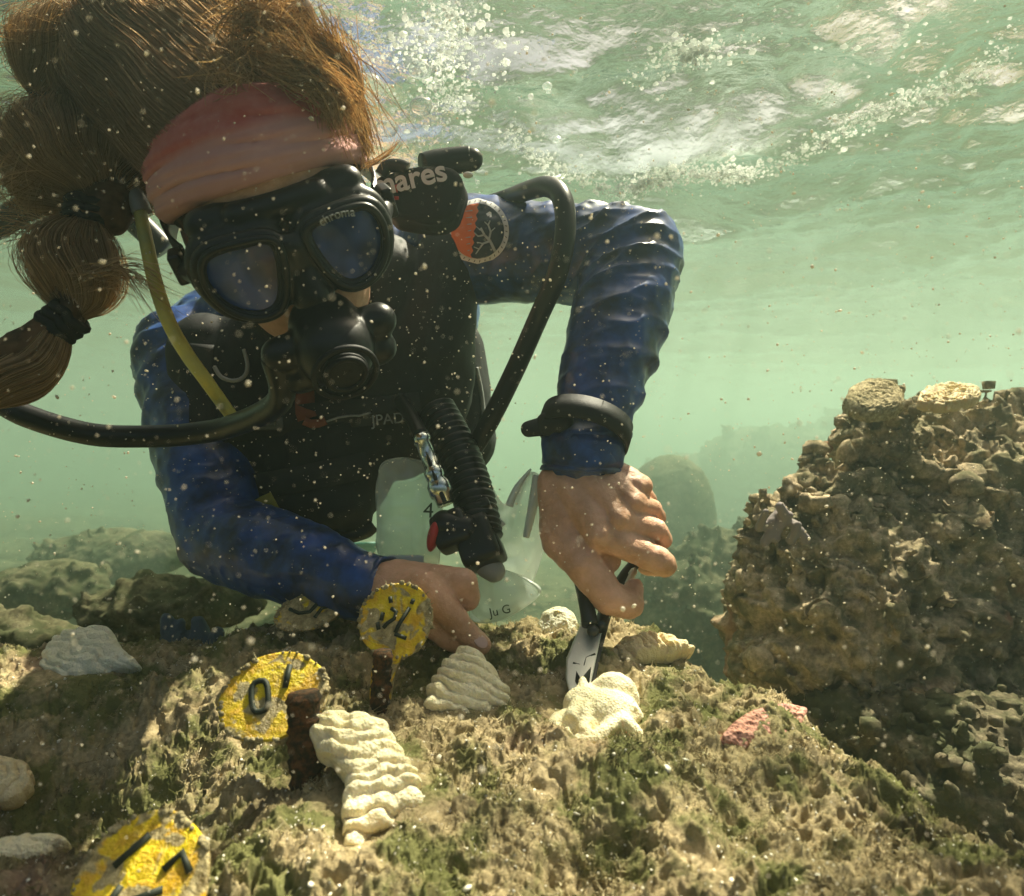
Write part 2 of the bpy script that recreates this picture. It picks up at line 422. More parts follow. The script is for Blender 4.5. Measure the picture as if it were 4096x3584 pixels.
def hair_mat(name, dark, light, root=.5, tone=False):
    m = bpy.data.materials.new(name); m.use_nodes = True; t = m.node_tree; N = t.nodes.new; L = t.links.new
    pr = t.nodes['Principled BSDF']; pr.inputs['Roughness'].default_value = .5; pr.inputs['Specular IOR Level'].default_value = .35
    tc = N('ShaderNodeTexCoord'); nz = N('ShaderNodeTexNoise'); nz.inputs['Scale'].default_value = 60; nz.inputs['Detail'].default_value = 5; L(tc.outputs['Object'], nz.inputs['Vector'])
    rp = N('ShaderNodeValToRGB'); rp.color_ramp.elements[0].position = .35; rp.color_ramp.elements[1].position = .65
    rp.color_ramp.elements[0].color = (*dark, 1); rp.color_ramp.elements[1].color = (*light, 1); 
    if tone:
        at = N('ShaderNodeAttribute'); at.attribute_name = 'tone'; L(at.outputs['Fac'], rp.inputs[0]); rp.color_ramp.elements[0].position = .05; rp.color_ramp.elements[1].position = 1
    else: L(nz.outputs['Fac'], rp.inputs[0])
    L(rp.outputs[0], pr.inputs['Base Color'])
    tl = N('ShaderNodeBsdfTranslucent'); L(rp.outputs[0], tl.inputs[0]); mx = N('ShaderNodeMixShader'); mx.inputs[0].default_value = .55
    L(pr.outputs[0], mx.inputs[1]); L(tl.outputs[0], mx.inputs[2]); L(mx.outputs[0], t.nodes['Material Output'].inputs['Surface']); return m
HAIR = hair_mat('auburn_hair', (.42, .25, .11), (1.0, .80, .50), tone=True)
HAIRBASE = M('hair_under', (.05, .026, .012), .7).m

# --- limb joints (metres; each is where that joint is in space)
SR = W(378, 715, .86); ER = W(445, 1072, .72); WR = W(765, 1185, .60)       # arm on the left of the picture
SL = W(905, 500, .82); EL = W(1272, 512, .70); WL = W(1166, 905, .60)       # arm on the right
NECK = W(650, 600, .84); CHEST = W(640, 700, 1.0); BELLY = W(640, 790, 1.2); PELV = W(640, 840, 1.42)

def P3(b, x, y, d): return W(x, y, d)
def arms(b, g):
    "both arms and the trunk; g = extra thickness of the clothing"
    b.cap(SR, .062+g, SR.lerp(ER, .5), .054+g, 24); b.cap(SR.lerp(ER, .5), .054+g, ER, .043+g, 24)
    mid = ER.lerp(WR, .35); b.cap(ER, .043+g, mid, .042+g, 24)
    b.cap(mid, .042+g, WR-(WR-ER).normalized()*.02, .027+g, 24)
    b.cap(SL, .062+g, SL.lerp(EL, .5), .052+g, 24); b.cap(SL.lerp(EL, .5), .052+g, EL, .046+g, 24)
    mid = EL.lerp(WL, .32); b.cap(EL, .045+g, mid, .0455+g, 24)
    b.cap(mid, .0455+g, WL, .029+g, 24)
    b.ell(W(1318, 478, .70), (.018+g, .022+g, .022+g))
    b.cap(W(520, 640, .88), .07+g, W(800, 560, .86), .07+g, 24)
    b.ell(CHEST, (.175+g, .14+g, .125+g)); b.ell(BELLY, (.15+g, .17+g, .115+g)); b.ell(PELV, (.165+g, .16+g, .12+g))
    b.cap(W(440, 700, .9), .075+g, W(840, 620, .9), .075+g, 24)

def hand_left_side(b):
    "the diver's gloveless hand gripping the pliers (right of the picture)"
    c = b.cap
    wr = W(1166, 905, .602)
    c(W(1160, 880, .602), .0275, W(1168, 945, .600), .0285, 20, ((0, 1, 0), .80))
    kn = [W(1202, 1072, .564), W(1240, 1040, .570), W(1266, 1006, .580), W(1279, 972, .592)]       # index .. little knuckles
    root = [W(1140, 975, .590), W(1165, 955, .590), W(1190, 945, .596), W(1205, 940, .604)]
    for r, k, rr in zip(root, kn, (.0165, .0160, .0150, .0140)): c(r, rr*1.10, k, rr*.82, 16)
    c(W(1120, 965, .600), .020, W(1128, 1075, .585), .021, 18)       # ball of the thumb
    c(W(1150, 960, .608), .022, W(1215, 1040, .606), .020, 18)       # heel / palm side
    c(W(1125, 1050, .590), .021, W(1190, 1070, .595), .019, 18)
    # tendons and knuckle heads
    for r, k in zip(root, kn): c(r+Vector((0, -.0145, .002)), .0030, k+Vector((-.001, -.0100, .001)), .0048, 10)
    for k, rr in zip(kn, (.0098, .0098, .0088, .0080)): b.ell(k+Vector((-.002, -.0065, .001)), (rr, rr*.9, rr))
    # fingers: knuckle -> first joint -> second joint -> tip, closing round the far handle
    f = [[kn[0], W(1316, 1120, .572), W(1330, 1130, .600), W(1292, 1132, .622)],
         [kn[1], W(1312, 1062, .584), W(1324, 1078, .610), W(1288, 1088, .628)],
         [kn[2], W(1302, 1018, .594), W(1314, 1034, .616), W(1282, 1052, .632)],
         [kn[3], W(1288, 988, .606), W(1298, 998, .624), W(1270, 1024, .636)]]
    for pts, rs in zip(f, ((.0122, .0118, .0105, .0085), (.0108, .0104, .0096, .0080), (.0098, .0092, .0086, .0075), (.0088, .0080, .0076, .0066))):
        for i in range(3): c(pts[i], rs[i], pts[i+1], rs[i+1], 16)
    # thumb: side of the palm -> joint -> tip curling up against the handle
    c(W(1160, 1085, .580), .018, W(1212, 1118, .584), .013, 16); c(W(1150, 1110, .578), .017, W(1200, 1150, .574), .0125, 16)
    t = [W(1128, 1075, .584), W(1168, 1130, .566), W(1218, 1196, .560), W(1256, 1206, .566), W(1268, 1176, .575)]
    for i, (a, bb) in enumerate(((.0195, .0165), (.0162, .0142), (.0145, .0136), (.0130, .0088))): c(t[i], a, t[i+1], bb, 18)

def hand_right_side(b):
    "the hand resting on the rock with its forefinger pointing (middle of the picture)"
    c = b.cap
    c(W(740, 1180, .610), .024, W(800, 1172, .600), .023, 20)
    c(W(795, 1180, .596), .021, W(855, 1178, .575), .016, 18)
    c(W(800, 1165, .602), .021, W(880, 1168, .590), .016, 18)
    c(W(790, 1195, .590), .020, W(850, 1230, .585), .015, 18)
    # forefinger, straight, tip on the rock
    p = [W(852, 1176, .572), W(897, 1225, .566), W(932, 1262, .566), W(962, 1289, .566)]
    for i, (a, bb) in enumerate(((.0150, .0118), (.0118, .0102), (.0102, .0088))): c(p[i], a, p[i+1], bb, 18)
    # middle finger, bent back on itself
    p = [W(872, 1160, .586), W(928, 1166, .580), W(936, 1196, .585), W(908, 1212, .594)]
    for i, (a, bb) in enumerate(((.0140, .0122), (.0120, .0108), (.0106, .0088))): c(p[i], a, p[i+1], bb, 18)
    # ring and little finger behind, thumb beneath
    for dx, dd in ((-6, .022), (-14, .040)):
        p = [W(868+dx, 1158, .590+dd), W(915+dx, 1162, .586+dd), W(922+dx, 1196, .592+dd), W(895+dx, 1210, .60+dd)]
        for i, (a, bb) in enumerate(((.0125, .0108), (.0105, .0092), (.0090, .0075))): c(p[i], a, p[i+1], bb, 16)
    p = [W(805, 1205, .592), W(868, 1248, .578), W(905, 1278, .576), W(935, 1292, .578)]
    for i, (a, bb) in enumerate(((.0160, .0125), (.0125, .0112), (.0110, .0088))): c(p[i], a, p[i+1], bb, 16)

def build_body():
    b = B()
    # head
    b.ell(H(0, -.008, .035), (.074, .094, .084), HM); b.ell(H(0, .030, -.040), (.056, .058, .062), HM)
    b.ell(H(0, .062, .045), (.052, .030, .040), HM)                      # brow
    b.cap(H(0, .084, .012), .007, H(0, .106, -.026), .012, 12)           # nose
    for s in (-1, 1):
        b.cap(H(.034*s, .070, -.022), .018, H(.046*s, .052, -.030), .018, 12)   # cheek
        b.ell(H(.010*s, .100, -.030), (.008, .007, .006), HM)
        b.ell(H(.076*s, -.006, -.004), (.006, .018, .030), HM, 16, 12)   # ear
    b.cap(H(-.018, .082, -.054), .0075, H(.018, .082, -.054), .0075, 10); b.cap(H(-.014, .080, -.064), .008, H(.014, .080, -.064), .008, 10)
    b.ell(H(0, .070, -.088), (.022, .020, .018), HM)                     # chin
    b.cap(H(0, -.02, -.05), .054, NECK, .060, 20)
    arms(b, -.005)
    b.cap(PELV, .14, W(560, 860, 1.75), .085, 20); b.cap(W(560, 860, 1.75), .075, W(480, 950, 2.1), .05, 20)
    b.cap(PELV, .14, W(720, 860, 1.75), .085, 20); b.cap(W(720, 860, 1.75), .075, W(700, 950, 2.1), .05, 20)
    hand_left_side(b); hand_right_side(b)
    me = remesh(b.mesh('body'), .0017, 4, .5)
    v = co_get(me); n = no_get(me); near = sstep(.80, .66, v[:, 1])*sstep(.02, -.02, v[:, 2])
    cr = fbm(v*95, 3, 191)*.0011 - np.clip(ridge(v*np.array([120, 60, 60]), 2, 193)-.55, 0, 1)*.0009
    for K0, A0 in (((1316, 1120, .572), .0006), ((1312, 1062, .584), .0006), ((1302, 1018, .594), .0006), ((897, 1225, .566), .0007), ((932, 1262, .566), .0006), ((928, 1166, .580), .0007), ((1218, 1196, .560), .0008), ((1256, 1206, .566), .0005)):
        q = np.array(W(*K0)); r2 = ((v-q)**2).sum(1); cr += np.exp(-r2/.011**2)*np.sin((v@np.array([.75, .15, -.6]))*2200)*A0
    co_set(me, v+n*(cr*near)[:, None])
    return link_mesh('body', me, SKIN, person)
body = build_body()

def nail(c, up, fwd, w, l):
    up = Vector(up).normalized(); fwd = Vector(fwd); fwd = (fwd-up*fwd.dot(up)).normalized(); r = fwd.cross(up)
    b = B(); b.ell(c, (w, l, .0011), Matrix((r, fwd, up)).transposed(), 16, 8)
    return link_mesh('fingernail', b.mesh('fingernail'), NAIL, body)
m = M('nail', (.62, .40, .33), .25, spec=.6); NAIL = m.m
nail(W(962, 1283, .5585), (0.35, -.85, .45), W(962, 1289, .566)-W(932, 1262, .566), .0052, .0068)

# --- long-sleeved top: follows the same limbs, with folds
def seg_param(P, a, b):
    a = np.array(a); b = np.array(b); d = b-a; L = np.linalg.norm(d); d = d/L
    t = (P-a)@d; r = P-a-t[:, None]*d; return t/L, r, np.linalg.norm(r, axis=1), d
def build_shirt():
    b = B()
    def stub(): arms(b, .0035)
    stub()
    # sleeves reach the wrist
    b.cap(EL.lerp(WL, .85), .036, W(1166, 918, .602), .0325, 24); b.cap(ER.lerp(WR, .7), .036, W(742, 1180, .610), .0285, 24)
    me = remesh(b.mesh('rash_guard'), .0024, 6, .5)
    v = co_get(me); n = no_get(me)
    disp = np.zeros(len(v))
    # forearm folds: diagonal ridges wrapping the lower arm and gathering at the elbow
    t, r, rr, d = seg_param(v, EL, WL); near = sstep(.085, .06, rr)*sstep(-.28, -.05, t)*sstep(1.12, 1.0, t)
    vx = np.array((1., 0, 0)); side = r@vx
    ph = t*46 + side*105 + fbm(v*14, 2, 131)*3.6
    fold = np.abs(np.sin(ph*.5))**.6
    amp = .0034*(.15+.70*np.clip(fbm(v*13, 2, 133)*1.3+.5, 0, 1))
    disp += near*((1-fold)*2-.7)*amp
    t2, r2, rr2, d2 = seg_param(v, SL, EL); near2 = sstep(.09, .065, rr2)*sstep(.45, .9, t2)*sstep(1.2, 1.02, t2)
    disp += near2*((1-np.abs(np.sin((t2*17 - r2[:, 2]*80+fbm(v*18, 3, 137)*2.4)))**.6)*2-.7)*.0030
    t3, r3, rr3, d3 = seg_param(v, SR, ER); near3 = sstep(.1, .07, rr3)
    disp += near3*np.sin(t3*38+fbm(v*12, 2, 139)*2)*.0022*sstep(1.2, .0, t3)
    disp += fbm(v*22, 3, 141)*.0024 + (ridge(v*np.array([30, 16, 40]), 2, 143)-.3)*.0022
    co_set(me, v+n*disp[:, None])
    bv = bvh_of(me); return link_mesh('rash_guard', me, SHIRT, person), bv
shirt, SHIRT_BVH = build_shirt()
# hem of the cuffs
def hem(c, ax, r, rt, flat):
    ax = Vector(ax).normalized(); x = (Vector(flat)-ax*Vector(flat).dot(ax)).normalized(); y = ax.cross(x)
    b = B(); b.tube([c+x*r*.86*math.cos(q*math.pi/8)+y*r*math.sin(q*math.pi/8) for q in range(16)], rt, 10, closed=True)
    return link_mesh('cuff', b.mesh('cuff'), SHIRT, shirt)
def cuff(a, b_, r0, r1, flat):
    a = Vector(a); b_ = Vector(b_); ax = (b_-a).normalized(); x = (Vector(flat)-ax*Vector(flat).dot(ax)).normalized(); y = ax.cross(x); b = B(); rings = []
    prof = [(0, r0-.003), (0, r0), (.3, (r0+r1)/2+.0008), (.6, r1+.0006), (.82, r1), (.84, r1-.0016), (.87, r1), (1, r1+.0012), (1.01, r1-.001), (.9, r1-.003)]
    for t, r in prof: rings.append([b.bm.verts.new(a.lerp(b_, t)+(x*.88*math.cos(2*math.pi*k/40)+y*math.sin(2*math.pi*k/40))*r*(1+.02*math.sin(k*1.3+t*5))) for k in range(40)])
    for p, q in zip(rings, rings[1:]): b.bridge(p, q)
    return link_mesh('cuff', b.mesh('cuff'), SHIRT, shirt)
cuff(W(1168, 872, .603), W(1164, 944, .602), .0370, .0360, (0, 1, 0))
cuff(W(700, 1168, .625), W(772, 1180, .606), .0320, .0290, (0, 1, 0))

# --- hair
def strands(name, P, rad, mat, parent, sides=3):
    "P (S,K,3) paths, rad (S,K)"
    S, K = P.shape[:2]
    T = np.gradient(P, axis=1); T /= np.linalg.norm(T, axis=2, keepdims=True)+1e-9
    ref = np.array([.31, .52, .79]); X = np.cross(T, ref); X /= np.linalg.norm(X, axis=2, keepdims=True)+1e-9; Y = np.cross(T, X)
    V = np.stack([P+(X*math.cos(2*math.pi*k/sides)+Y*math.sin(2*math.pi*k/sides))*rad[..., None] for k in range(sides)], 2)   # S,K,sides,3
    idx = np.arange(S*K*sides).reshape(S, K, sides)
    a = idx[:, :-1]; b = idx[:, 1:]
    q = np.stack([a, np.roll(a, -1, 2), np.roll(b, -1, 2), b], -1).reshape(-1, 4)
    me = bpy.data.meshes.new(name); me.vertices.add(V.size//3); me.vertices.foreach_set('co', V.reshape(-1).astype(np.float32))
    me.loops.add(q.size); me.loops.foreach_set('vertex_index', q.reshape(-1).astype(np.int32)); me.polygons.add(len(q)); me.polygons.foreach_set('loop_start', (np.arange(len(q))*4).astype(np.int32))
    me.update(calc_edges=True)
    at = me.attributes.new('tone', 'FLOAT', 'POINT'); tn = np.random.default_rng(3).random(S)
    at.data.foreach_set('value', np.repeat(tn, K*sides).astype(np.float32))
    return link_mesh(name, me, mat, parent)
def arr(v): return np.array(v, float)
def hair_paths(A, Bp, Cc, S, K, spread, wob, seed):
    "quadratic curves A->Cc->Bp with jitter"
    r = np.random.default_rng(seed); t = np.linspace(0, 1, K)[None, :, None]
    A = A[:, None, :]; Bp = Bp[:, None, :]; Cc = Cc[:, None, :]
    P = A*(1-t)**2+2*Cc*t*(1-t)+Bp*t*t
    P = P + np.stack([fbm(P.reshape(-1, 3)*18+i*31+seed, 2, seed+i) for i in range(3)], 1).reshape(P.shape)*wob*np.sin(t*math.pi*.5+.2)
    return P
TIE = [W(190, 36, .585), W(108, 212, .555), W(176, 425, .530), W(130, 642, .515)]
SC_C, SC_R = H(0, -.020, .046), (.083, .098, .088)
def scalp(dirs, k=1.0):
    d = dirs/np.linalg.norm(dirs, axis=1, keepdims=True)
    loc = d*np.array(SC_R)*k*HS
    return arr(SC_C)+loc[:, :1]*arr(Hr)+loc[:, 1:2]*arr(Hf)+loc[:, 2:3]*arr(Hu)
def build_hair():
    r = np.random.default_rng(5)
    b = B(); b.ell(SC_C, SC_R, HM, 40, 28)
    b.ell(W(235, 120, .580), (.058, .045, .045)); b.ell(W(290, 180, .58), (.045, .05, .06)); b.ell(W(400, 60, .565), (.055, .06, .045))
    b.ell(W(500, 30, .54), (.05, .05, .03)); b.ell(W(130, 312, .545), (.034, .032, .036)); b.ell(W(150, 530, .525), (.022, .021, .034))
    b.cap(TIE[1], .014, W(205, 400, .54), .022); b.cap(W(230, 300, .57), .035, W(210, 420, .54), .02)
    b.cap(TIE[2], .014, TIE[3], .012); b.cap(TIE[3], .012, W(60, 712, .51), .022); b.cap(W(60, 712, .51), .022, W(-60, 752, .50), .014)
    me = remesh(b.mesh('hair'), .004, 5); v = co_get(me); n = no_get(me); co_set(me, v+n*(fbm(v*40, 3, 150)*.004)[:, None])
    base = link_mesh('hair', me, HAIR_IN, person)
    paths, rads = [], []
    K = 14
    # combed back over the skull towards the first tie
    S = 14000
    th = r.uniform(-2.0, 2.0, S); el = r.uniform(.15, 1.25, S)
    A = np.stack([np.sin(th)*np.cos(el), np.cos(th)*np.cos(el), np.sin(el)], 1)
    keep = ~((A[:, 1] > .62) & (A[:, 2] < .42)); A = A[keep]; S = len(A)
    a = scalp(A, 1.01+r.uniform(0, .05, S)[:, None]); end = arr(TIE[0])+r.normal(0, .006, (S, 3))
    midd = (a-arr(SC_C)); mid = (a+end)/2 + midd/np.linalg.norm(midd, axis=1, keepdims=True)*r.uniform(.035, .062, (S, 1))
    paths.append(hair_paths(a, end, mid, S, K, 0, .014, 201)); rads.append(r.uniform(.00014, .00030, S))
    # puffs of hair between the ties
    def bubble(t0, t1, c, R, S, seed, ends=.007, fly=.0):
        c = arr(c); ax = arr(t1)-arr(t0); ax /= np.linalg.norm(ax); d = r.normal(0, 1, (S, 3)); d -= (d@ax)[:, None]*ax; d /= np.linalg.norm(d, axis=1, keepdims=True)
        a = arr(t0)+d*ends; e = arr(t1)+d*ends
        off = c-(arr(t0)+arr(t1))/2
        k = r.uniform(.30, 1.15, (S, 1)) + (r.random((S, 1)) < fly)*r.uniform(0, .45, (S, 1))
        mid = (arr(t0)+arr(t1))/2+off*2*.9+d*R*2*k
        paths.append(hair_paths(a, e, mid, S, K, 0, .016, seed)); rads.append(r.uniform(.00012, .00026, S))
    bubble(TIE[0], TIE[1], W(178, 132, .575), .040, 7000, 211, fly=.15)
    bubble(TIE[0], W(300, 330, .57), W(270, 180, .57), .052, 6000, 213)
    bubble(TIE[1], TIE[2], W(128, 318, .545), .037, 7000, 217, fly=.2)
    bubble(TIE[2], TIE[3], W(152, 532, .525), .024, 5500, 221, fly=.22)
    bubble(W(300, 330, .57), TIE[2], W(235, 370, .555), .022, 1500, 223)
    bubble(TIE[3], W(-70, 770, .495), W(70, 722, .51), .0145, 3000, 227, ends=.009)
    # loose hair: near the ties and blown across the brow
    def loose(p0, p1, c, S, sp0, sp1, seed, rad=.0003):
        a = arr(p0)+r.normal(0, sp0, (S, 3)); e = arr(p1)+r.normal(0, sp1, (S, 3)); mid = arr(c)+r.normal(0, (sp0+sp1)/2, (S, 3))
        paths.append(hair_paths(a, e, mid, S, K, 0, .010, seed)); rads.append(r.uniform(rad*.6, rad*1.3, S))
    loose(W(150, 130, .55), W(40, 120, .55), W(90, 60, .55), 160, .016, .018, 251)
    loose(W(300, 80, .53), W(130, 90, .55), W(210, 20, .54), 260, .018, .018, 253)
    loose(W(130, 300, .52), W(60, 400, .52), W(60, 330, .52), 120, .012, .014, 255)
    loose(W(150, 560, .51), W(300, 585, .49), W(220, 540, .495), 90, .006, .010, 231)
    loose(W(110, 470, .52), W(10, 470, .52), W(50, 450, .52), 50, .007, .010, 233)
    loose(W(110, 300, .54), W(20, 330, .53), W(50, 260, .53), 90, .010, .014, 235)
    loose(W(560, 110, .44), W(690, 250, .47), W(640, 150, .44), 420, .009, .009, 237, .00035)
    loose(W(620, 70, .47), W(712, 300, .50), W(690, 140, .48), 380, .010, .006, 239, .0004)
    loose(W(640, 90, .47), W(770, 260, .50), W(720, 140, .50), 26, .010, .016, 241)
    loose(W(440, 170, .43), W(480, 130, .43), W(455, 140, .43), 60, .012, .010, 243)
    loose(W(725, 335, .52), W(775, 275, .53), W(745, 315, .52), 14, .002, .004, 245, .0004)
    loose(W(500, 60, .46), W(560, 20, .46), W(530, 30, .45), 300, .016, .014, 247, .0004)
    P = np.concatenate(paths); R = np.concatenate(rads)
    prof = np.sin(np.linspace(.25, math.pi-.12, K))**.5
    strands('strands', P, R[:, None]*prof[None, :], HAIR, base)
    for t, nx, rr in zip(TIE, TIE[1:]+[W(60, 700, .51)], (.0115, .0115, .0125, .0125)):
        ax = (Vector(nx)-Vector(t)).normalized(); x = ax.orthogonal().normalized(); y = ax.cross(x); bb = B()
        for o in (-.005, .0015, .008):
            bb.tube([Vector(t)+ax*(o+.0012*math.sin(q*2.1))+(x*math.cos(q*math.pi/8)+y*math.sin(q*math.pi/8))*rr*(1+.08*math.sin(q*1.7+o*900)) for q in range(16)], .0042, 8, closed=True)
        link_mesh('hair_tie', bb.mesh('hair_tie'), NYLON, base)
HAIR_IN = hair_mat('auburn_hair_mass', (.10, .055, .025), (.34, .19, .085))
build_hair()

def build_headband():
    n, k = 160, 34; X = np.zeros((k, n, 3)); c = (0, -.010, .036); R = (.0845, .1035, .0925)
    ph = np.linspace(math.pi, 3*math.pi, n)
    for i in range(k):
        v = i/(k-1)*2-1
        for j in range(n):
            f = math.cos(ph[j])                                   # 1 in front, -1 behind
            z = .073+.014*f - (1-f)*.018 + v*.0285 - .003*(1-.12*(1-f))
            q = max(0.05, 1-((z-c[2])/R[2])**2)**.5
            cr = .0030*abs(math.sin(v*5.5+1.6*math.sin(ph[j]+.5)+.7*math.sin(ph[j]*3)))**.6+.0016*abs(math.sin(v*13+1.9*math.sin(ph[j]*2+1)))**.7
            e = .0014*(1-abs(v)**8)+cr*(1-abs(v)**6) - .003*(abs(v) > .985)
            X[i, j] = H(math.sin(ph[j])*(R[0]*q+e), c[1]+math.cos(ph[j])*(R[1]*q+e), z)
    me = grid_mesh('headband', X)
    m = M('salmon_jersey', (.62, .12, .10), .75, spec=.2, Sheen_Weight=.2)
    m.color(m.mix(m.ramp(m.noise(40, 4, .6), [(.4, 0), (.66, 1)]), (.66, .13, .11), (.80, .36, .31)))
    m.bump(m.noise(1200, 2), .25, .0005)
    at = me.attributes.new('across', 'FLOAT', 'POINT'); at.data.foreach_set('value', np.repeat(np.linspace(0, 1, k), n).astype(np.float32))
    an = m.node('ShaderNodeAttribute'); an.attribute_name = 'across'
    m.color(m.mix(m.ramp(m.noise(70, 3, .6), [(.3, 0), (.8, .35)]), m.ramp(an.outputs['Fac'], [(0, (.62, .30, .27)), (.30, (.74, .38, .34)), (.56, (.70, .30, .27)), (.66, (.60, .11, .09)), (1, (.56, .10, .08))]), (.80, .45, .40)))
    o = link_mesh('headband', me, m.m, person); s = o.modifiers.new('t', 'SOLIDIFY'); s.thickness = .0016; s.offset = 1
build_headband()

# --- diving mask
MASK = bpy.data.objects.new('diving_mask', None)
def build_mask():
    half = [(.0105, .021), (.034, .027), (.060, .024), (.069, .006), (.063, -.016), (.046, -.029), (.027, -.028), (.015, -.010)]
    def ydep(x): return .121-.9*max(0, abs(x)-.01)**2*3.2
    b = B()
    for s in (-1, 1):
        b.cap(H(.022*s, .082, 0), .025, H(.048*s, .068, 0), .026, 20)
        pts = [H(x*s*1.02, ydep(x)-.008, z) for x, z in half]
        b.tube(pts, .0056, 12, closed=True); b.tube([H(x*s*1.04, ydep(x)-.024, z*1.05) for x, z in half], .0075, 12, closed=True)
        b.cap(H(.070*s, .084, .004), .009, H(.080*s, .060, .004), .008, 12)
    b.cap(H(0, .112, .012), .010, H(0, .106, -.004), .012, 14); b.cap(H(0, .108, -.010), .012, H(0, .112, -.028), .0145, 16)   # nose pocket
    b.cap(H(-.055, .080, .036), .012, H(.055, .080, .036), .012, 14); b.cap(H(-.03, .090, .037), .010, H(.03, .090, .037), .010, 14)
    me = remesh(b.mesh('diving_mask'), .0018, 3)
    mk = link_mesh('diving_mask', me, RUBBER, person)
    g = M('lens_tint_reflection', (.010, .018, .055), .12, spec=.5)
    g.color(g.mix(g.ramp(g.noise(26, 2), [(.4, 0), (.62, 1)]), (.006, .012, .04), (.03, .07, .26))); g.bump(g.noise(30, 2), .35, .002); GL = g.m  # teal-blue reflections painted into the lens tint as soft patches
    for s in (-1, 1):
        bb = B(); pts, _ = spline([H(x*s*.93+.001*s, ydep(x)-.0055, z*.93) for x, z in half], 1, True)
        c = bb.bm.verts.new(sum(pts, Vector())/len(pts)+Hf*.0012); vs = [bb.bm.verts.new(p) for p in pts]
        vi = [bb.bm.verts.new(p.lerp(c.co, .4)+Hf*.0005) for p in pts]
        for i in range(len(vs)):
            j = (i+1) % len(vs); bb.bm.faces.new((vs[i], vs[j], vi[j], vi[i])); bb.bm.faces.new((vi[i], vi[j], c))
        link_mesh('lens', bb.mesh('lens'), GL, mk)
        bb = B(); bb.tube([H(x*s*.99, ydep(x)-.0015, z*.99) for x, z in half], .0026, 10, closed=True); link_mesh('lens_ring', bb.mesh('lens_ring'), RUBBER, mk)
        # buckle and strap
        bb = B(); bb.box(H(.086*s, .050, .006), (.010, .026, .024), HM, .003); link_mesh('strap_buckle', bb.mesh('strap_buckle'), RUBBER, mk)
    bb = B(); R0 = (.0885, .1075)
    rings = []
    for i in range(61):
        ph = R_(62)+i*(R_(360-124))/60; z = .006-.030*math.sin((i/60)*math.pi)*-1
        c = H(math.sin(ph)*R0[0], -.010+math.cos(ph)*R0[1], z); o = (c-H(0, -.01, z)).normalized()
        rings.append([bb.bm.verts.new(c+o*a+Hu*h) for a, h in ((0, -.011), (.0022, -.012), (.0026, .012), (0, .011))])
    for p, q in zip(rings, rings[1:]): bb.bridge(p, q)
    link_mesh('mask_strap', bb.mesh('mask_strap'), RUBBER, mk)
    return mk
mask = build_mask()

def text_mesh(txt, size, ext=.0004, bold=False, name='lettering'):
    cu = bpy.data.curves.new('t', 'FONT'); cu.body = txt; cu.size = size; cu.extrude = ext; cu.align_x = 'CENTER'; cu.align_y = 'CENTER'
    if bold: cu.offset = size*.018
    o = bpy.data.objects.new('t', cu); C.objects.link(o); bpy.context.view_layer.update()
    me = bpy.data.meshes.new_from_object(o.evaluated_get(bpy.context.evaluated_depsgraph_get())); bpy.data.objects.remove(o); me.name = name
    return me
def put_text(txt, size, pos, right, up, mat, parent, name='lettering', bold=False, arc=0, ext=.0005):
    me = text_mesh(txt, size, ext, bold); right = Vector(right).normalized(); up = Vector(up); up = (up-right*up.dot(right)).normalized(); nn = right.cross(up)
    if arc:
        for v in me.vertices:
            a = v.co.x/arc; r = arc+v.co.y; v.co = Vector((math.sin(a)*r, math.cos(a)*r-arc, v.co.z))
    me.transform(Matrix.Translation(pos) @ Matrix((right, up, nn)).transposed().to_4x4())
    return link_mesh(name, me, mat, parent, smooth=False)
put_text('chroma', .0080, H(.036, .1235, .0270), Hr, Hu, GREYP, mask, arc=.034)

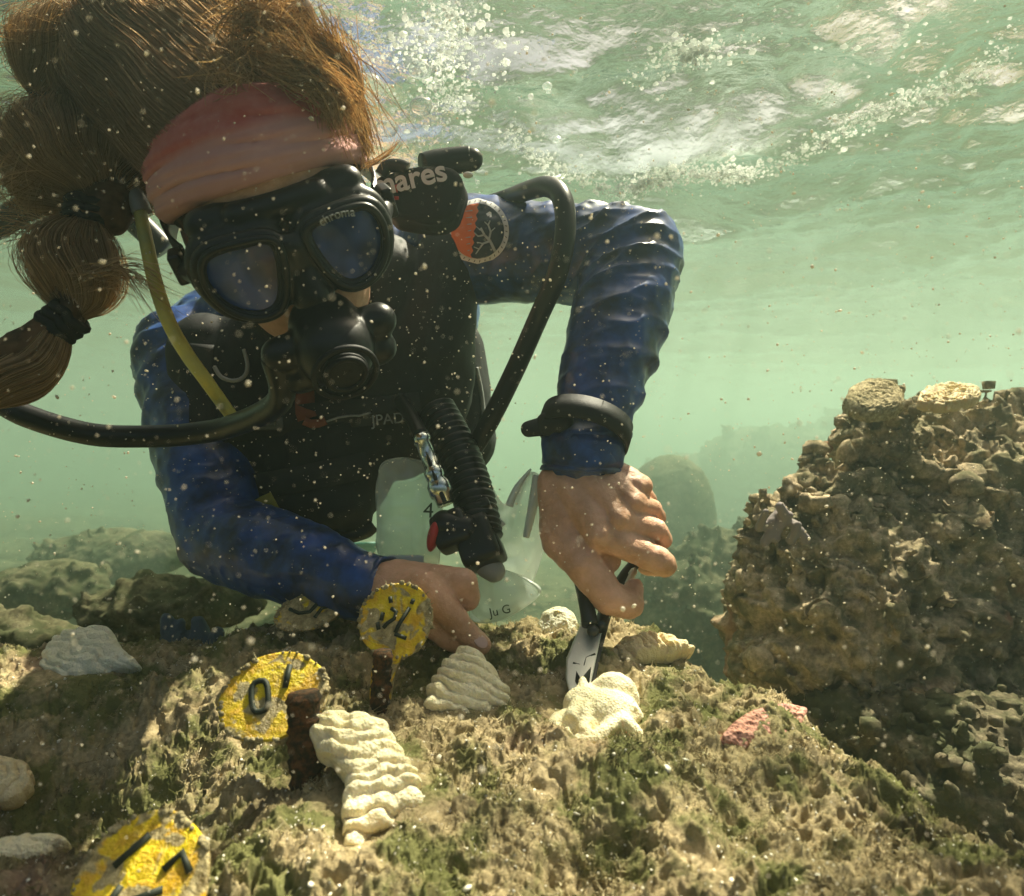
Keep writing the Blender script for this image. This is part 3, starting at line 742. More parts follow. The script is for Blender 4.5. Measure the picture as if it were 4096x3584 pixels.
# --- buoyancy vest
def lumps(me, seed, a=.004, s=18): 
    v = co_get(me); n = no_get(me); co_set(me, v+n*(fbm(v*s, 3, seed)*a+ (ridge(v*s*.8, 2, seed+3)-.3)*a*.6)[:, None]); return me
def build_vest():
    b = B()
    b.ell(W(505, 850, .80), (.085, .060, .135)); b.ell(W(640, 905, .78), (.085, .055, .100)); b.ell(W(800, 740, .79), (.085, .065, .125))
    b.ell(W(650, 760, .80), (.13, .06, .12)); b.cap(W(420, 700, .80), .045, W(470, 900, .79), .055, 20)
    b.cap(W(900, 520, .78), .038, W(850, 700, .78), .055, 20); b.cap(W(760, 560, .77), .05, W(720, 700, .77), .06, 20)
    b.cap(W(560, 1010, .77), .040, W(690, 1000, .76), .034, 20); b.cap(W(700, 1010, .76), .03, W(712, 1040, .755), .018, 16)
    b.cap(W(590, 640, .80), .06, W(700, 650, .80), .06)
    me = lumps(remesh(b.mesh('v'), .004, 8), 160, .006, 14)
    vest = link_mesh('buoyancy_vest', me, NYLON, person)
    # side air cell with pale piping on the right
    b = B(); b.cap(W(905, 700, .88), .042, W(925, 880, .88), .044, 24, ((0, 1, 0), 1.5)); b.cap(W(925, 880, .88), .044, W(905, 960, .88), .028, 24, ((0, 1, 0), 1.5))
    b.ell(W(895, 655, .86), (.025, .04, .02))
    cell = link_mesh('air_cell', lumps(remesh(b.mesh('c'), .004, 6), 170, .003, 20), NYLON, vest)
    bv = bvh_of(cell.data); off = Vector(ORG)
    def onto(pts, bvh, o, off=off):
        out = []
        for px, py in pts:
            d = W(px, py, 1).normalized(); h = bvh.ray_cast(-off, d)
            if h[0] is not None: out.append(h[0]+off+h[1]*o*(1 if h[1].dot(d) < 0 else -1))
        return out
    for path, rr in (([(951, 735), (962, 790), (966, 850), (958, 905)], .0028), ([(930, 685), (940, 680), (945, 694)], .0016)):
        q = onto(path, bv, .001)
        if len(q) > 2: b = B(); b.tube(q, rr, 8); link_mesh('piping', b.mesh('piping'), GREYP, vest)
    vb = bvh_of(me)
    def strip(px, wd, mat, name, th=.0015, o=.001):
        q = onto(px, vb, o)
        if len(q) < 2: return None
        b = B(); rings = []
        for i, c in enumerate(q):
            t = (q[min(i+1, len(q)-1)]-q[max(0, i-1)]).normalized(); nn = (-c).normalized(); s = t.cross(nn).normalized()
            rings.append([b.bm.verts.new(c+s*wd/2), b.bm.verts.new(c+s*wd/2+nn*th), b.bm.verts.new(c-s*wd/2+nn*th), b.bm.verts.new(c-s*wd/2)])
        for p, r in zip(rings, rings[1:]): b.bridge(p, r)
        b.bm.faces.new(rings[0]); b.bm.faces.new(list(reversed(rings[-1])))
        return link_mesh(name, b.mesh(name), mat, vest)
    WEB = M('webbing', (.022, .023, .024), .8).m
    strip([(420, 690+8*i) for i in range(40)], .040, WEB, 'strap'); strip([(440+16*i, 860-2*i) for i in range(26)], .030, WEB, 'strap', o=.003)
    strip([(470+14*i, 985-3*i) for i in range(20)], .028, WEB, 'strap', o=.003)
    RUST = M('orange_brown_rubber', (.20, .055, .025), .6).m
    q = strip([(612, 785), (613, 800), (613, 815), (614, 830), (618, 842)], .020, RUST, 'rubber_tab', .003, .006)
    strip([(612, 846), (625, 852), (640, 851), (652, 846)], .009, RUST, 'rubber_tab', .003, .007)
    strip([(650, 848), (675, 840), (700, 836), (725, 830), (745, 823)], .0022, GREYP, 'cord', .002, .006)
    strip([(512, 1022), (522, 1016), (534, 1010), (546, 1005), (556, 1002)], .019, M('yellow_tab', (.26, .24, .03), .5).m, 'pull_tab', .003, .006)
    q = onto([(498, 705), (503, 735), (492, 760), (470, 768), (450, 758), (438, 738)], vb, .010)
    if len(q) > 3: b = B(); b.tube(q, .0022, 8); link_mesh('ring', b.mesh('ring'), GREYP, vest)
    q = onto([(536, 846)], vb, .010)
    if q:
        b = B(); b.box(q[0], (.050, .008, .017), None, .004); b.box(q[0]+Vector((0, -.005, 0)), (.034, .004, .009), None, .002)
        link_mesh('buckle', b.mesh('buckle'), M('smoked_buckle', (.10, .11, .10), .25, spec=.6).m, vest)
    q = onto([(780, 839)], vb, .004)
    if q: put_text('JPAD', .016, q[0]+Vector((0, -.008, 0)), (1, 0, .10), (0, 0, 1), GREYP, vest)
    # hook at the lower right of the vest
    b = B(); b.tube([W(668, 1048, .752), W(672, 1066, .750), W(690, 1074, .748), W(730, 1062, .75), W(748, 1050, .752)], [.006, .007, .008, .009, .007], 10)
    link_mesh('hook', b.mesh('hook'), RUBBER, vest)
    # stiff pad with a maker's mark beside the head
    b = B(); poly = [(748, 352), (790, 338), (850, 328), (900, 330), (920, 344), (926, 372), (914, 412), (896, 434), (850, 446), (775, 430), (745, 400)]
    b.prism([W(x, y, .60) for x, y in poly], (0.004, .045, 0), .006)
    pad = link_mesh('shoulder_pad', lumps(remesh(b.mesh('p'), .0028, 3), 180, .002, 30), NYLON, person)
    put_text('mares', .027, W(818, 358, .5915), (1, .0, .235), (-.2, 0, 1), WHITEP, pad, bold=True)
    b = B(); b.prism([W(780, 374, .5945), W(798, 368, .5945), W(795, 386, .5945)], (0, -.001, 0)); b.box(W(793, 396, .594), (.004, .001, .003)); link_mesh('emblem', b.mesh('emblem'), REDP, pad)
    b = B(); b.tube([W(762, 350, .60), W(775, 333, .60), W(800, 332, .60), W(815, 338, .60)], .006, 10); b.tube([W(845, 330, .61), W(870, 326, .615), W(905, 322, .62), W(942, 318, .62)], [.010, .0115, .012, .011], 14); b.ell(W(944, 319, .62), (.010, .010, .010))
    link_mesh('strap_loop', b.mesh('strap_loop'), RUBBER, pad)
    b = B(); b.ell(W(936, 350, .60), (.0045, .004, .0025)); link_mesh('clip', b.mesh('clip'), WHITEP, pad)
    return vest
vest = build_vest()

# --- regulator and hoses
def build_reg():
    b = B(); c = H(.0, .135, -.062)
    ax = (Hf*.9-Hu*.25).normalized()
    b.cap(c-ax*.022, .026, c+ax*.004, .027, 28); b.cap(c-Hr*.036-ax*.01, .013, c+Hr*.036-ax*.01, .013, 18); b.cap(c-Hu*.02-Hr*.03-ax*.01, .013, c-Hu*.02+Hr*.03-ax*.01, .013, 16)
    b.cap(H(0, .088, -.056), .014, c-ax*.02, .018, 16)
    me = remesh(b.mesh('r'), .0022, 4); reg = link_mesh('regulator', me, RUBBER, person)
    b = B(); x = Hr; y = ax.cross(x).normalized()
    for rr, h in ((.021, .0300), (.013, .0315)): b.tube([c+ax*h+(x*math.cos(q*math.pi/10)+y*math.sin(q*math.pi/10))*rr for q in range(20)], .0022, 8, closed=True)
    b.ell(c+ax*.029, (.016, .016, .004), Matrix((x, y, ax)).transposed()); link_mesh('purge_cover', b.mesh('purge_cover'), NYLON, reg)
    b = B(); b.tube([c-Hr*.040-ax*.01, W(560, 800, .50), W(470, 850, .56), W(380, 868, .58), (W(280, 873, .58)), W(180, 868, .57), W(70, 838, .56), W(0, 803, .56), W(-120, 720, .58)], .0095, 16)
    link_mesh('hose', b.mesh('hose'), RUBBER, reg)
    b = B(); b.tube([W(-140, 560, .9), W(-60, 480, .88), W(0, 448, .87), W(60, 412, .86), W(130, 398, .86), W(240, 420, .88), W(330, 500, .90)], .0165, 16)
    link_mesh('hose', b.mesh('hose'), RUBBER, reg)
    b = B(); b.tube([W(940, 420, .80), W(1015, 396, .76), W(1060, 380, .70), W(1095, 373, .66), W(1122, 392, .635), W(1131, 440, .625), W(1126, 500, .62), W(1110, 560, .63), W(1078, 632, .655), W(1030, 740, .67), W(975, 850, .68), W(925, 930, .70), W(900, 960, .72)], .0098, 16)
    link_mesh('hose', b.mesh('hose'), RUBBER, reg)
    return reg
reg = build_reg()
def build_inflator():
    # corrugated hose ending in the inflator grip
    b = B(); a, e = W(872, 820, .70), W(962, 1075, .63); pts = []; rad = []
    for i in range(92):
        t = i/91; pts.append(a.lerp(e, t)+Vector((.008*math.sin(t*3.1), 0, 0))); rad.append(.0190+.0024*(math.sin(i*1.45) > 0)-.0008)
    b.tube(pts, rad, 18, smooth=False)
    inf = link_mesh('inflator_hose', b.mesh('inflator_hose'), RUBBER, person)
    b = B(); ax = (e-a).normalized(); y = Vector((0, -1, 0)); y = (y-ax*y.dot(ax)).normalized(); x = y.cross(ax)
    MM = Matrix((x, y, ax)).transposed()
    b.box(W(955, 1085, .625), (.036, .034, .046), MM, .008); b.box(W(905, 1062, .625), (.034, .028, .034), MM, .007); b.cap(W(930, 1060, .625), .016, W(890, 1050, .625), .014, 16)
    b.box(W(968, 1010, .632), (.012, .014, .010), MM, .003)
    b.box(W(968, 1108, .625), (.038, .030, .022), MM, .006)
    grip = link_mesh('inflator_grip', b.mesh('inflator_grip'), RUBBER, person)
    b = B(); b.ell(W(867, 1072, .618), (.0055, .010, .0145), Matrix.Rotation(R_(12), 3, 'Y')); link_mesh('button', b.mesh('button'), REDP, grip)
    b = B(); b.cap(W(975, 1132, .625), .0115, W(988, 1142, .625), .0105, 18, ((0, 1, 0), .9)); link_mesh('button', b.mesh('button'), GREYP, grip)
    b = B(); a, e = W(842, 872, .650), W(892, 1008, .628); pts, rad = [], []
    for t, r in ((0, .009), (.10, .009), (.11, .0075), (.48, .0078), (.5, .0098), (.62, .0098), (.64, .0082), (.72, .0115), (.86, .0115), (.88, .009), (1, .0085)): pts.append(a.lerp(e, t)); rad.append(r)
    b.tube(pts, rad, 12, smooth=False); link_mesh('hose_coupling', b.mesh('hose_coupling'), CHROME, grip)
    b = B(); b.tube([W(800, 800, .72), W(825, 838, .68), W(842, 872, .650)], .0075, 12); b.tube([W(852, 902, .64), W(872, 960, .627), W(890, 1004, .620)], .0022, 8)
    link_mesh('hose_sleeve', b.mesh('hose_sleeve'), RUBBER, grip)
build_inflator()
b = B(); b.tube([W(272, 372, .55), W(280, 420, .545), W(296, 500, .535), W(312, 570, .53), W(338, 645, .53), W(375, 710, .54), (W(415, 765, .56)), W(456, 822, .60), W(480, 850, .64)], [.0036, .0050, .0053, .0055, .0055, .0055, .0055, .0055, .005], 14)
m = M('yellow_green_hose', (.55, .50, .10), .45); m.color(m.mix(m.ramp(m.noise(40, 3), [(.4, 0), (.6, 1)]), (.78, .70, .16), (.60, .60, .20)))
yh = link_mesh('yellow_hose', b.mesh('yellow_hose'), m.m, person)
b = B(); b.tube([W(262, 378, .55), W(275, 400, .545), W(284, 425, .545)], .0075, 12); link_mesh('hose_end', b.mesh('hose_end'), GREYP, yh)

# --- wrist computer strap
def build_watch():
    c = W(1170, 858, .600); ax = (WL-EL).normalized(); x = Vector((0, 1, 0)); x = (x-ax*x.dot(ax)).normalized(); y = ax.cross(x); b = B(); rings = []
    for k in range(44):
        a = 2*math.pi*k/44; o = x*math.cos(a)*.0375+y*math.sin(a)*.0405; u = o.normalized()
        rings.append([b.bm.verts.new(c+o+u*p+ax*q) for p, q in ((-.003, -.0105), (.0002, -.011), (.0008, 0), (.0002, .011), (-.003, .0105))])
    for p, q in zip(rings, rings[1:]+rings[:1]): b.bridge(p, q)
    b.cap(W(1108, 848, .592), .0095, W(1058, 858, .588), .0072, 18, ((0, 1, 0), .62)); b.cap(W(1120, 845, .585), .012, W(1095, 848, .588), .0105, 18, ((0, 1, 0), .7))
    link_mesh('wrist_strap', b.mesh('wrist_strap'), NYLON, person)
build_watch()

# --- fins seen past the elbow
m = M('teal_fin_rubber', (.02, .28, .25), .4); m.bump(m.mapping((1, 1, 1)), .0) if False else None
def fin(a, t, wd):
    a = Vector(a); t = Vector(t); ax = (t-a); s = Vector((1, .3, 0)).normalized(); nn = ax.cross(s).normalized(); b = B(); rings = []
    for i in range(13):
        u = i/12; c = a+ax*u+nn*.03*math.sin(u*2.5); ww = wd*(.45+.55*u)
        rings.append([b.bm.verts.new(c+s*ww*k/4*.5+nn*((.004 if k in (-4, 4) else .0015)+sg*.002)) for sg, ks in ((1, range(-4, 5)), (-1, range(4, -5, -1))) for k in ks])
    for p, q in zip(rings, rings[1:]): b.bridge(p, q)
    b.bm.faces.new(rings[0]); b.bm.faces.new(rings[-1]); return link_mesh('fin', b.mesh('fin'), m.m, person)
fin(W(560, 1190, 1.35), W(390, 1150, 1.62), .16); fin(W(720, 1085, 1.6), W(660, 1130, 1.95), .18)

# --- round badge printed on the upper sleeve
def build_badge():
    off = Vector((0, 0, 0)); C0, RX, RY = (955, 462), 63, 66
    def cast(px, py, o):
        d = W(px, py, 1).normalized(); h = SHIRT_BVH.ray_cast(Vector((0, 0, 0)), d)
        if h[0] is None or h[0].y > 1.1: return None
        return h[0]-d*o
    mats = [WHITEP, M('orange_print', (.75, .17, .035), .6).m, M('navy_print', (.010, .016, .035), .6).m, M('grey_ink', (.42, .47, .46), .6).m]
    bm = bmesh.new()
    def fill(fn, o, mi, n=40, k=16):
        g = {}
        for i in range(k+1):
            for j in range(n):
                u, v = fn(i/k, j/(n-1)); p = cast(C0[0]+u*RX, C0[1]+v*RY, o); g[i, j] = bm.verts.new(p) if p is not None else None
        for i in range(k):
            for j in range(n-1):
                q = [g[i, j], g[i, j+1], g[i+1, j+1], g[i+1, j]]
                if all(q) : 
                    ys = [v.co.y for v in q]
                    if max(ys)-min(ys) < .03: f = bm.faces.new(q); f.material_index = mi
    disc = lambda r: (lambda s, t: (r*(2*t-1)*math.sqrt(max(0, 1-(2*s-1)**2)), r*(2*s-1)))
    fill(disc(1.0), .0012, 0)
    def left(s, t):
        v = 2*s-1; hw = .84*math.sqrt(max(0, 1-v*v)); cut = -.12+.07*abs(((s*7) % 1)*2-1)-.12*v
        return (-hw+(max(cut, -hw)+hw)*t, v*.84)
    def right(s, t):
        v = 2*s-1; hw = .84*math.sqrt(max(0, 1-v*v)); cut = -.12+.07*abs(((s*7) % 1)*2-1)-.12*v; lo = min(max(cut, -hw), hw)
        return (lo+(hw-lo)*t, v*.84)
    fill(left, .0020, 1, 24, 56); fill(right, .0020, 2, 24, 56)
    def stroke(pts, w0, w1, mi=3, o=.0028, ring=False):
        N = 10; prev = None
        for i in range(len(pts)-1):
            (x0, y0), (x1, y1) = pts[i], pts[i+1]; L = math.hypot(x1-x0, y1-y0); nx, ny = -(y1-y0)/L, (x1-x0)/L
            for k in range(N+1):
                t = k/N; wv = w0+(w1-w0)*((i+t)/(len(pts)-1)); x = x0+(x1-x0)*t; y = y0+(y1-y0)*t
                a = cast(C0[0]+(x+nx*wv)*RX, C0[1]+(y+ny*wv)*RY, o); c = cast(C0[0]+(x-nx*wv)*RX, C0[1]+(y-ny*wv)*RY, o)
                if a is None or c is None: prev = None; continue
                cur = (bm.verts.new(a), bm.verts.new(c))
                if prev and max(abs(prev[0].co.y-a.y), abs(prev[1].co.y-c.y)) < .02: f = bm.faces.new((prev[0], cur[0], cur[1], prev[1])); f.material_index = mi
                prev = cur
    stroke([(.56, .62), (.40, .30), (.22, .12), (.10, -.10)], .045, .03); stroke([(.36, .27), (.42, .02), (.34, -.18), (.40, -.32)], .035, .02)
    stroke([(.22, .12), (.02, .16), (-.10, .05)], .03, .015); stroke([(.40, .30), (.18, .38), (.05, .55), (-.06, .70)], .035, .018); stroke([(.18, .38), (-.02, .34)], .02, .012)
    stroke([(.34, -.18), (.22, -.28)], .02, .012); stroke([(.10, -.02), (-.04, -.14)], .018, .01); stroke([(.05, .55), (-.12, .48)], .02, .012); stroke([(.42, .02), (.56, -.10)], .02, .012)
    stroke([(.30, -.48), (.40, -.56), (.42, -.42)], .05, .03, 0)
    for k in range(7):
        y = -.62+k*.2; stroke([(-.40+.03*k % .1, y+.02), (-.16-.03*k*.5, y)], .008, .016, 3, .0026)
    for k in range(34):
        a = 2*math.pi*k/34; stroke([(math.cos(a)*.89, math.sin(a)*.89), (math.cos(a+.03)*.95, math.sin(a+.03)*.95)], .012, .012, 2, .0026)
    bmesh.ops.recalc_face_normals(bm, faces=bm.faces); me = bpy.data.meshes.new('badge'); bm.to_mesh(me); bm.free()
    o = link_mesh('badge', me, mats, shirt)
build_badge()

# ================================================================ CORAL FRAGMENTS
def coral_mat(name, c1=(.80, .74, .50), c2=(.66, .60, .36)):
    m = M(name, c1, .65, spec=.3, Subsurface_Weight=.25, Subsurface_Scale=.006)
    m.b.inputs['Subsurface Radius'].default_value = (1, .8, .4)
    m.color(m.mix(m.ramp(m.noise(75, 5, .65), [(.58, 0), (.68, .7)]), m.mix(m.ramp(m.noise(35, 4, .6), [(.38, 0), (.66, 1)]), c2, c1), (.60, .52, .32))); m.bump(m.noise(520, 4, .7), .8, .0016); m.bump(m.vor(600), .7, .0010); return m.m
CREAM = coral_mat('cream_coral', (.94, .86, .60), (.86, .76, .48)); PALEG = coral_mat('pale_green_coral', (.82, .80, .62), (.70, .68, .48)); WARM = coral_mat('warm_cream_coral', (.86, .74, .46), (.74, .58, .32))
def plane_pts(pts, c, nrm):
    out = []
    for x, y in pts:
        d = W(x, y, 1); t = c.dot(nrm)/d.dot(nrm); out.append(d*t)
    return out
def coral(px, d, nrm, ang, wl, amp, H_, mat, label, seed, mode='ridge', warp=.25, lift=0, group='coral fragments on the reef rock', sharp=.65, thick=.012):
    "px: outline in the photograph; laid on a plane through its centre, then built up as a thick ridged lobe"
    nrm = Vector(nrm).normalized(); cx = sum(p[0] for p in px)/len(px); cyy = sum(p[1] for p in px)/len(px)
    c = W(cx, cyy, d); pts = plane_pts(px, c, nrm); pts, _ = spline(pts, 1, True, 14)
    c = sum(pts, Vector())/len(pts)
    ex = Vector((1, 0, 0)); ex = (ex-nrm*ex.dot(nrm)).normalized(); ey = nrm.cross(ex)
    P = np.array([[(p-c).dot(ex), (p-c).dot(ey)] for p in pts]); n = len(P); k = 60
    a = R_(ang); dirx = np.array([math.cos(a), math.sin(a)])
    rings = []; rr = np.concatenate([np.linspace(.02, 1, k), [1.0, .97, .9]])
    X = rr[:, None, None]*P[None]
    q = np.concatenate([X.reshape(-1, 2), np.zeros((X.shape[0]*n, 1))], 1)
    wn = fbm(q*30, 2, seed)*warp*wl*4.0 + fbm(q*85, 2, seed+1)*warp*wl*1.6
    ph = (q[:, :2]@dirx + wn)/wl*math.pi
    if mode == 'ridge': rd = np.abs(np.sin(ph))**sharp
    elif mode == 'brain': rd = np.clip(1-np.abs(fbm(q*(1/wl)*.42, 1, seed+5))*3.1, 0, 1)**.8
    else:
        w1, w2 = worley(q*(1/wl)*.7+fbm(q*60, 2, seed+9)[:, None]*.4, seed+7); rd = 1-np.clip(w1*1.25, 0, 1)**1.6
    rd = rd*(.72+.5*fbm(q*70, 2, seed+11)) ; rho = np.repeat(rr, n)
    dome = H_*(1-np.clip(rho, 0, 1)**3.2)**.55
    along = q[:, :2]@np.array([-dirx[1], dirx[0]])
    nod = fbm(np.stack([along/wl*1.4, q[:, 0]*30, q[:, 1]*30], 1), 2, seed+3)*amp*.40
    z = dome + (rd-.35)*amp*(1-rho**8*.35) + nod + fbm(q*150, 3, seed+2)*.0013 + fbm(q*430, 2, seed+4)*.0006
    bulge = 1+((rd-.4)*amp*1.1/np.maximum(.004, np.linalg.norm(P, axis=1).mean()))*sstep(.72, 1, rho)
    z = z.reshape(-1, n); bulge = bulge.reshape(-1, n)
    z[k] = -thick*.5+z[k-1]*.25; z[k+1] = -thick; z[k+2] = -thick*1.05
    bulge[k:] = bulge[k-1]
    b = B(); V = []
    for i in range(len(rr)):
        V.append([b.bm.verts.new(c+ex*(X[i, j, 0]*bulge[i, j])+ey*(X[i, j, 1]*bulge[i, j])+nrm*(z[i, j]+lift)) for j in range(n)])
    for p, r in zip(V, V[1:]): b.bridge(p, r)
    b.bm.faces.new(V[0]); b.bm.faces.new(V[-1])
    me = b.mesh('coral_fragment'); 
    o = link_mesh('coral_fragment', me, mat)
    org = c.copy(); me.transform(Matrix.Translation(-org)); o.location = org
    return tag(o, label, 'coral', group)
coral([(622, 1455), (650, 1432), (700, 1428), (760, 1440), (790, 1480), (815, 1520), (836, 1570), (838, 1625), (800, 1650), (745, 1672), (700, 1702), (688, 1670), (684, 1610), (690, 1560), (660, 1515), (632, 1500)], .400, (0.10, -.62, .78), 97, .0078, .0040, .0085, CREAM,
      'largest cream coral, a long ridged tongue lying beside the rusty stub', 301, sharp=.8, warp=.35)
coral([(855, 1395), (870, 1355), (895, 1315), (930, 1298), (970, 1320), (1000, 1355), (1015, 1395), (1008, 1425), (965, 1440), (915, 1442), (865, 1425)], .505, (.05, -.66, .75), 72, .0085, .0048, .011, CREAM,
      'cream fan shaped coral with neat parallel ridges beside the pointing fingertip', 311, sharp=.75, warp=.18)
coral([(78, 1335), (100, 1285), (150, 1258), (210, 1255), (240, 1290), (280, 1335), (235, 1342), (190, 1362), (130, 1372), (92, 1360)], .600, (-.10, -.62, .78), 62, .0085, .0034, .009, PALEG,
      'pale greenish white ridged coral by itself on the far left above the dark hollow', 321, sharp=.8, warp=.3)
coral([(1070, 1252), (1085, 1225), (1115, 1212), (1148, 1222), (1160, 1250), (1148, 1275), (1110, 1284), (1080, 1274)], .640, (.0, -.72, .69), 40, .0105, .0046, .010, PALEG,
      'small round pale coral with a knobbly top behind the blades of the pliers', 331, mode='brain')
coral([(1222, 1305), (1240, 1285), (1285, 1273), (1330, 1272), (1382, 1292), (1372, 1305), (1320, 1318), (1265, 1328), (1232, 1322)], .580, (.12, -.50, .85), 20, .0085, .0050, .010, WARM,
      'long low warm cream coral with a frilled edge right of the pliers', 341, sharp=.8, warp=.5)
def gripped_coral():
    b = B(); D = lambda y: .492-(y-1400)*.00030
    def T(pts, r): b.tube([W(x, y, D(y)-o) for x, y, o in pts], r, 14)
    b.ell(W(1198, 1452, .480), (.031, .020, .016)); b.ell(W(1225, 1400, .497), (.020, .013, .020)); b.ell(W(1150, 1458, .480), (.021, .016, .014)); b.ell(W(1215, 1432, .482), (.024, .018, .018)); b.ell(W(1175, 1415, .492), (.018, .014, .016))
    T([(1170, 1478, .010), (1172, 1430, .012), (1196, 1398, .010), (1232, 1396, .012), (1262, 1416, .010), (1276, 1440, .004)], [.0050, .0056, .0054, .0052, .0052, .0048])
    T([(1150, 1480, .012), (1185, 1482, .016), (1212, 1462, .016), (1236, 1440, .014), (1258, 1452, .014), (1280, 1482, .010)], [.0044, .0054, .0056, .0054, .0052, .0046])
    T([(1166, 1358, .002), (1164, 1388, .006), (1150, 1415, .009), (1140, 1440, .012)], [.0030, .0040, .0052, .0052])
    T([(1120, 1440, .006), (1106, 1452, .006), (1118, 1472, .009), (1142, 1466, .011)], [.0042, .0052, .0054, .0045])
    T([(1180, 1440, .014), (1168, 1456, .016), (1178, 1470, .017)], [.0034, .0042, .0034]); b.ell(W(1152, 1428, .478), (.0045,)*3); b.ell(W(1132, 1484, .468), (.0055,)*3); b.ell(W(1245, 1486, .470), (.0075, .006, .005))
    me = remesh(b.mesh('coral_fragment'), .0012, 7); v = co_get(me); n = no_get(me); co_set(me, v+n*(fbm(v*130, 3, 352)*.0011+fbm(v*420, 2, 353)*.0004)[:, None])
    o = link_mesh('coral_fragment', me, CREAM); org = W(1195, 1440, .49); me.transform(Matrix.Translation(-org)); o.location = org
    tag(o, 'cream coral with thick winding folds held in the jaws of the pliers', 'coral', 'coral fragments on the reef rock')
gripped_coral()
coral([(-60, 1500), (-20, 1512), (30, 1520), (62, 1548), (40, 1590), (-10, 1605), (-60, 1600)], on_rock(10, 1560).y-.010, (.15, -.55, .82), 50, .010, .003, .007, WARM,
      'small tan crusted coral cut off by the left edge above the lowest cream slab', 361, warp=.5)
coral([(-70, 1720), (0, 1680), (60, 1672), (128, 1678), (90, 1712), (30, 1745), (-60, 1775)], on_rock(40, 1715).y-.010, (.05, -.62, .78), 60, .012, .0022, .006, CREAM,
      'smooth cream coral slab in the bottom left corner beside the lowest yellow tag', 371, warp=.4)

# ================================================================ NUMBER TAGS AND RUSTED STUBS
def crust_yellow(seed, lo=.47, hi=.53, yel=(.95, .70, .008)):
    m = M('crusted_yellow_plate', yel, .3, spec=.5)
    c = m.mix(m.ramp(m.noise(44+seed, 3, .5, .5), [(lo, 0), (hi, 1)]), m.mix(m.ramp(m.noise(90, 3), [(.4, 0), (.6, 1)]), yel, (yel[0]*.8, yel[1]*.62, .01)), m.mix(m.ramp(m.noise(160, 5, .7), [(.38, 0), (.62, 1)]), (.26, .19, .07), (.62, .50, .24)))
    m.color(c); m.bump(m.noise(170, 5, .7), .9, .004); return m.m
INK = M('dark_ink', (.02, .028, .018), .6).m
m = M('rusted_iron', rough=.85, spec=.3); m.color(m.mix(m.ramp(m.noise(120, 5, .65), [(.45, 0), (.60, 1)]), (.028, .021, .012), (.14, .060, .022))); m.bump(m.noise(260, 5, .7), 1, .003); RUSTY = m.m
m = M('beige_fuzz', rough=.95, spec=.1); m.color(m.mix(m.ramp(m.noise(200, 4, .7), [(.4, 0), (.62, 1)]), (.26, .22, .12), (.55, .47, .28))); m.bump(m.noise(320, 4, .7), 1, .003); FUZZ = m.m
def number_tag(px, d, nrm, r, roll, strokes, label, seed, stem=True, lo=.47, hi=.53, squash=.8):
    c = W(*px, d); root = empty('number_tag', c, label, 'tag', 'yellow number tags on the reef rock')
    nrm = Vector(nrm).normalized(); up = Vector((0, 0, 1)); up = (up-nrm*up.dot(nrm)).normalized(); up = Matrix.Rotation(R_(roll), 3, nrm) @ up; rt = up.cross(nrm)
    if rt.x < 0: rt = -rt
    n, k = 72, 26; rng = np.random.default_rng(seed)
    ang = np.linspace(0, 2*math.pi, n, endpoint=False); out = []
    for a in ang:
        rad = r*(1+.02*math.sin(3*a+seed)+.012*math.sin(7*a)); x, y = math.cos(a)*rad, math.sin(a)*rad*squash
        if stem and abs(a-1.5*math.pi) < .30: y -= .016; x *= .9
        out.append((x, y))
    b = B(); rings = []
    for s, z in [(t, .0015) for t in np.linspace(.04, 1, k)]+[(1.01, 0), (1.0, -.002), (.4, -.0022)]:
        row = []
        for j, (x, y) in enumerate(out):
            p = np.array([[x*s, y*s, seed*.1]]); h = float(fbm(p*120, 3, seed)[0])*.0007 if z == .0015 else 0
            row.append(b.bm.verts.new(c+rt*(x*s)+up*(y*s)+nrm*(z+h)))
        rings.append(row)
    for p, q in zip(rings, rings[1:]): b.bridge(p, q)
    b.bm.faces.new(rings[0]); b.bm.faces.new(rings[-1])
    link_mesh('plate', b.mesh('plate'), crust_yellow(seed % 13, lo, hi), root)
    b = B()
    for st in strokes:
        pts = [c+rt*(x*r)+up*(y*r*squash)+nrm*.0016 for x, y in st]
        closed = st[0] == st[-1]
        b.tube(pts[:-1] if closed else pts, .0017*r/.03, 8, closed=closed, smooth=False)
    if strokes: link_mesh('digits', b.mesh('digits'), INK, root)
    # fuzz of growth along the rim
    b = B()
    for j in range(70):
        a = rng.uniform(0, 2*math.pi); x, y = math.cos(a)*r*rng.uniform(.93, 1.02), math.sin(a)*r*squash*rng.uniform(.93, 1.02)
        q = c+rt*x+up*y+nrm*rng.uniform(0, .002); b.ell(q, (rng.uniform(.0008, .0022),)*3, None, 7, 5)
        if rng.random() < .12:
            e = q+(rt*math.cos(a)+up*math.sin(a))*rng.uniform(.002, .006)+nrm*rng.uniform(-.002, .003); b.cap(q, .0006, e, .0002, 5)
    link_mesh('growth', b.mesh('growth'), FUZZ, root)
    return root, c, rt, up, nrm
def oval(cx, cy, a, bb, n=16): 
    o = [(cx+a*math.copysign(abs(math.cos(t))**.6, math.cos(t)), cy+bb*math.copysign(abs(math.sin(t))**.8, math.sin(t))) for t in np.linspace(0, 2*math.pi, n, endpoint=False)]; return o+[o[0]]
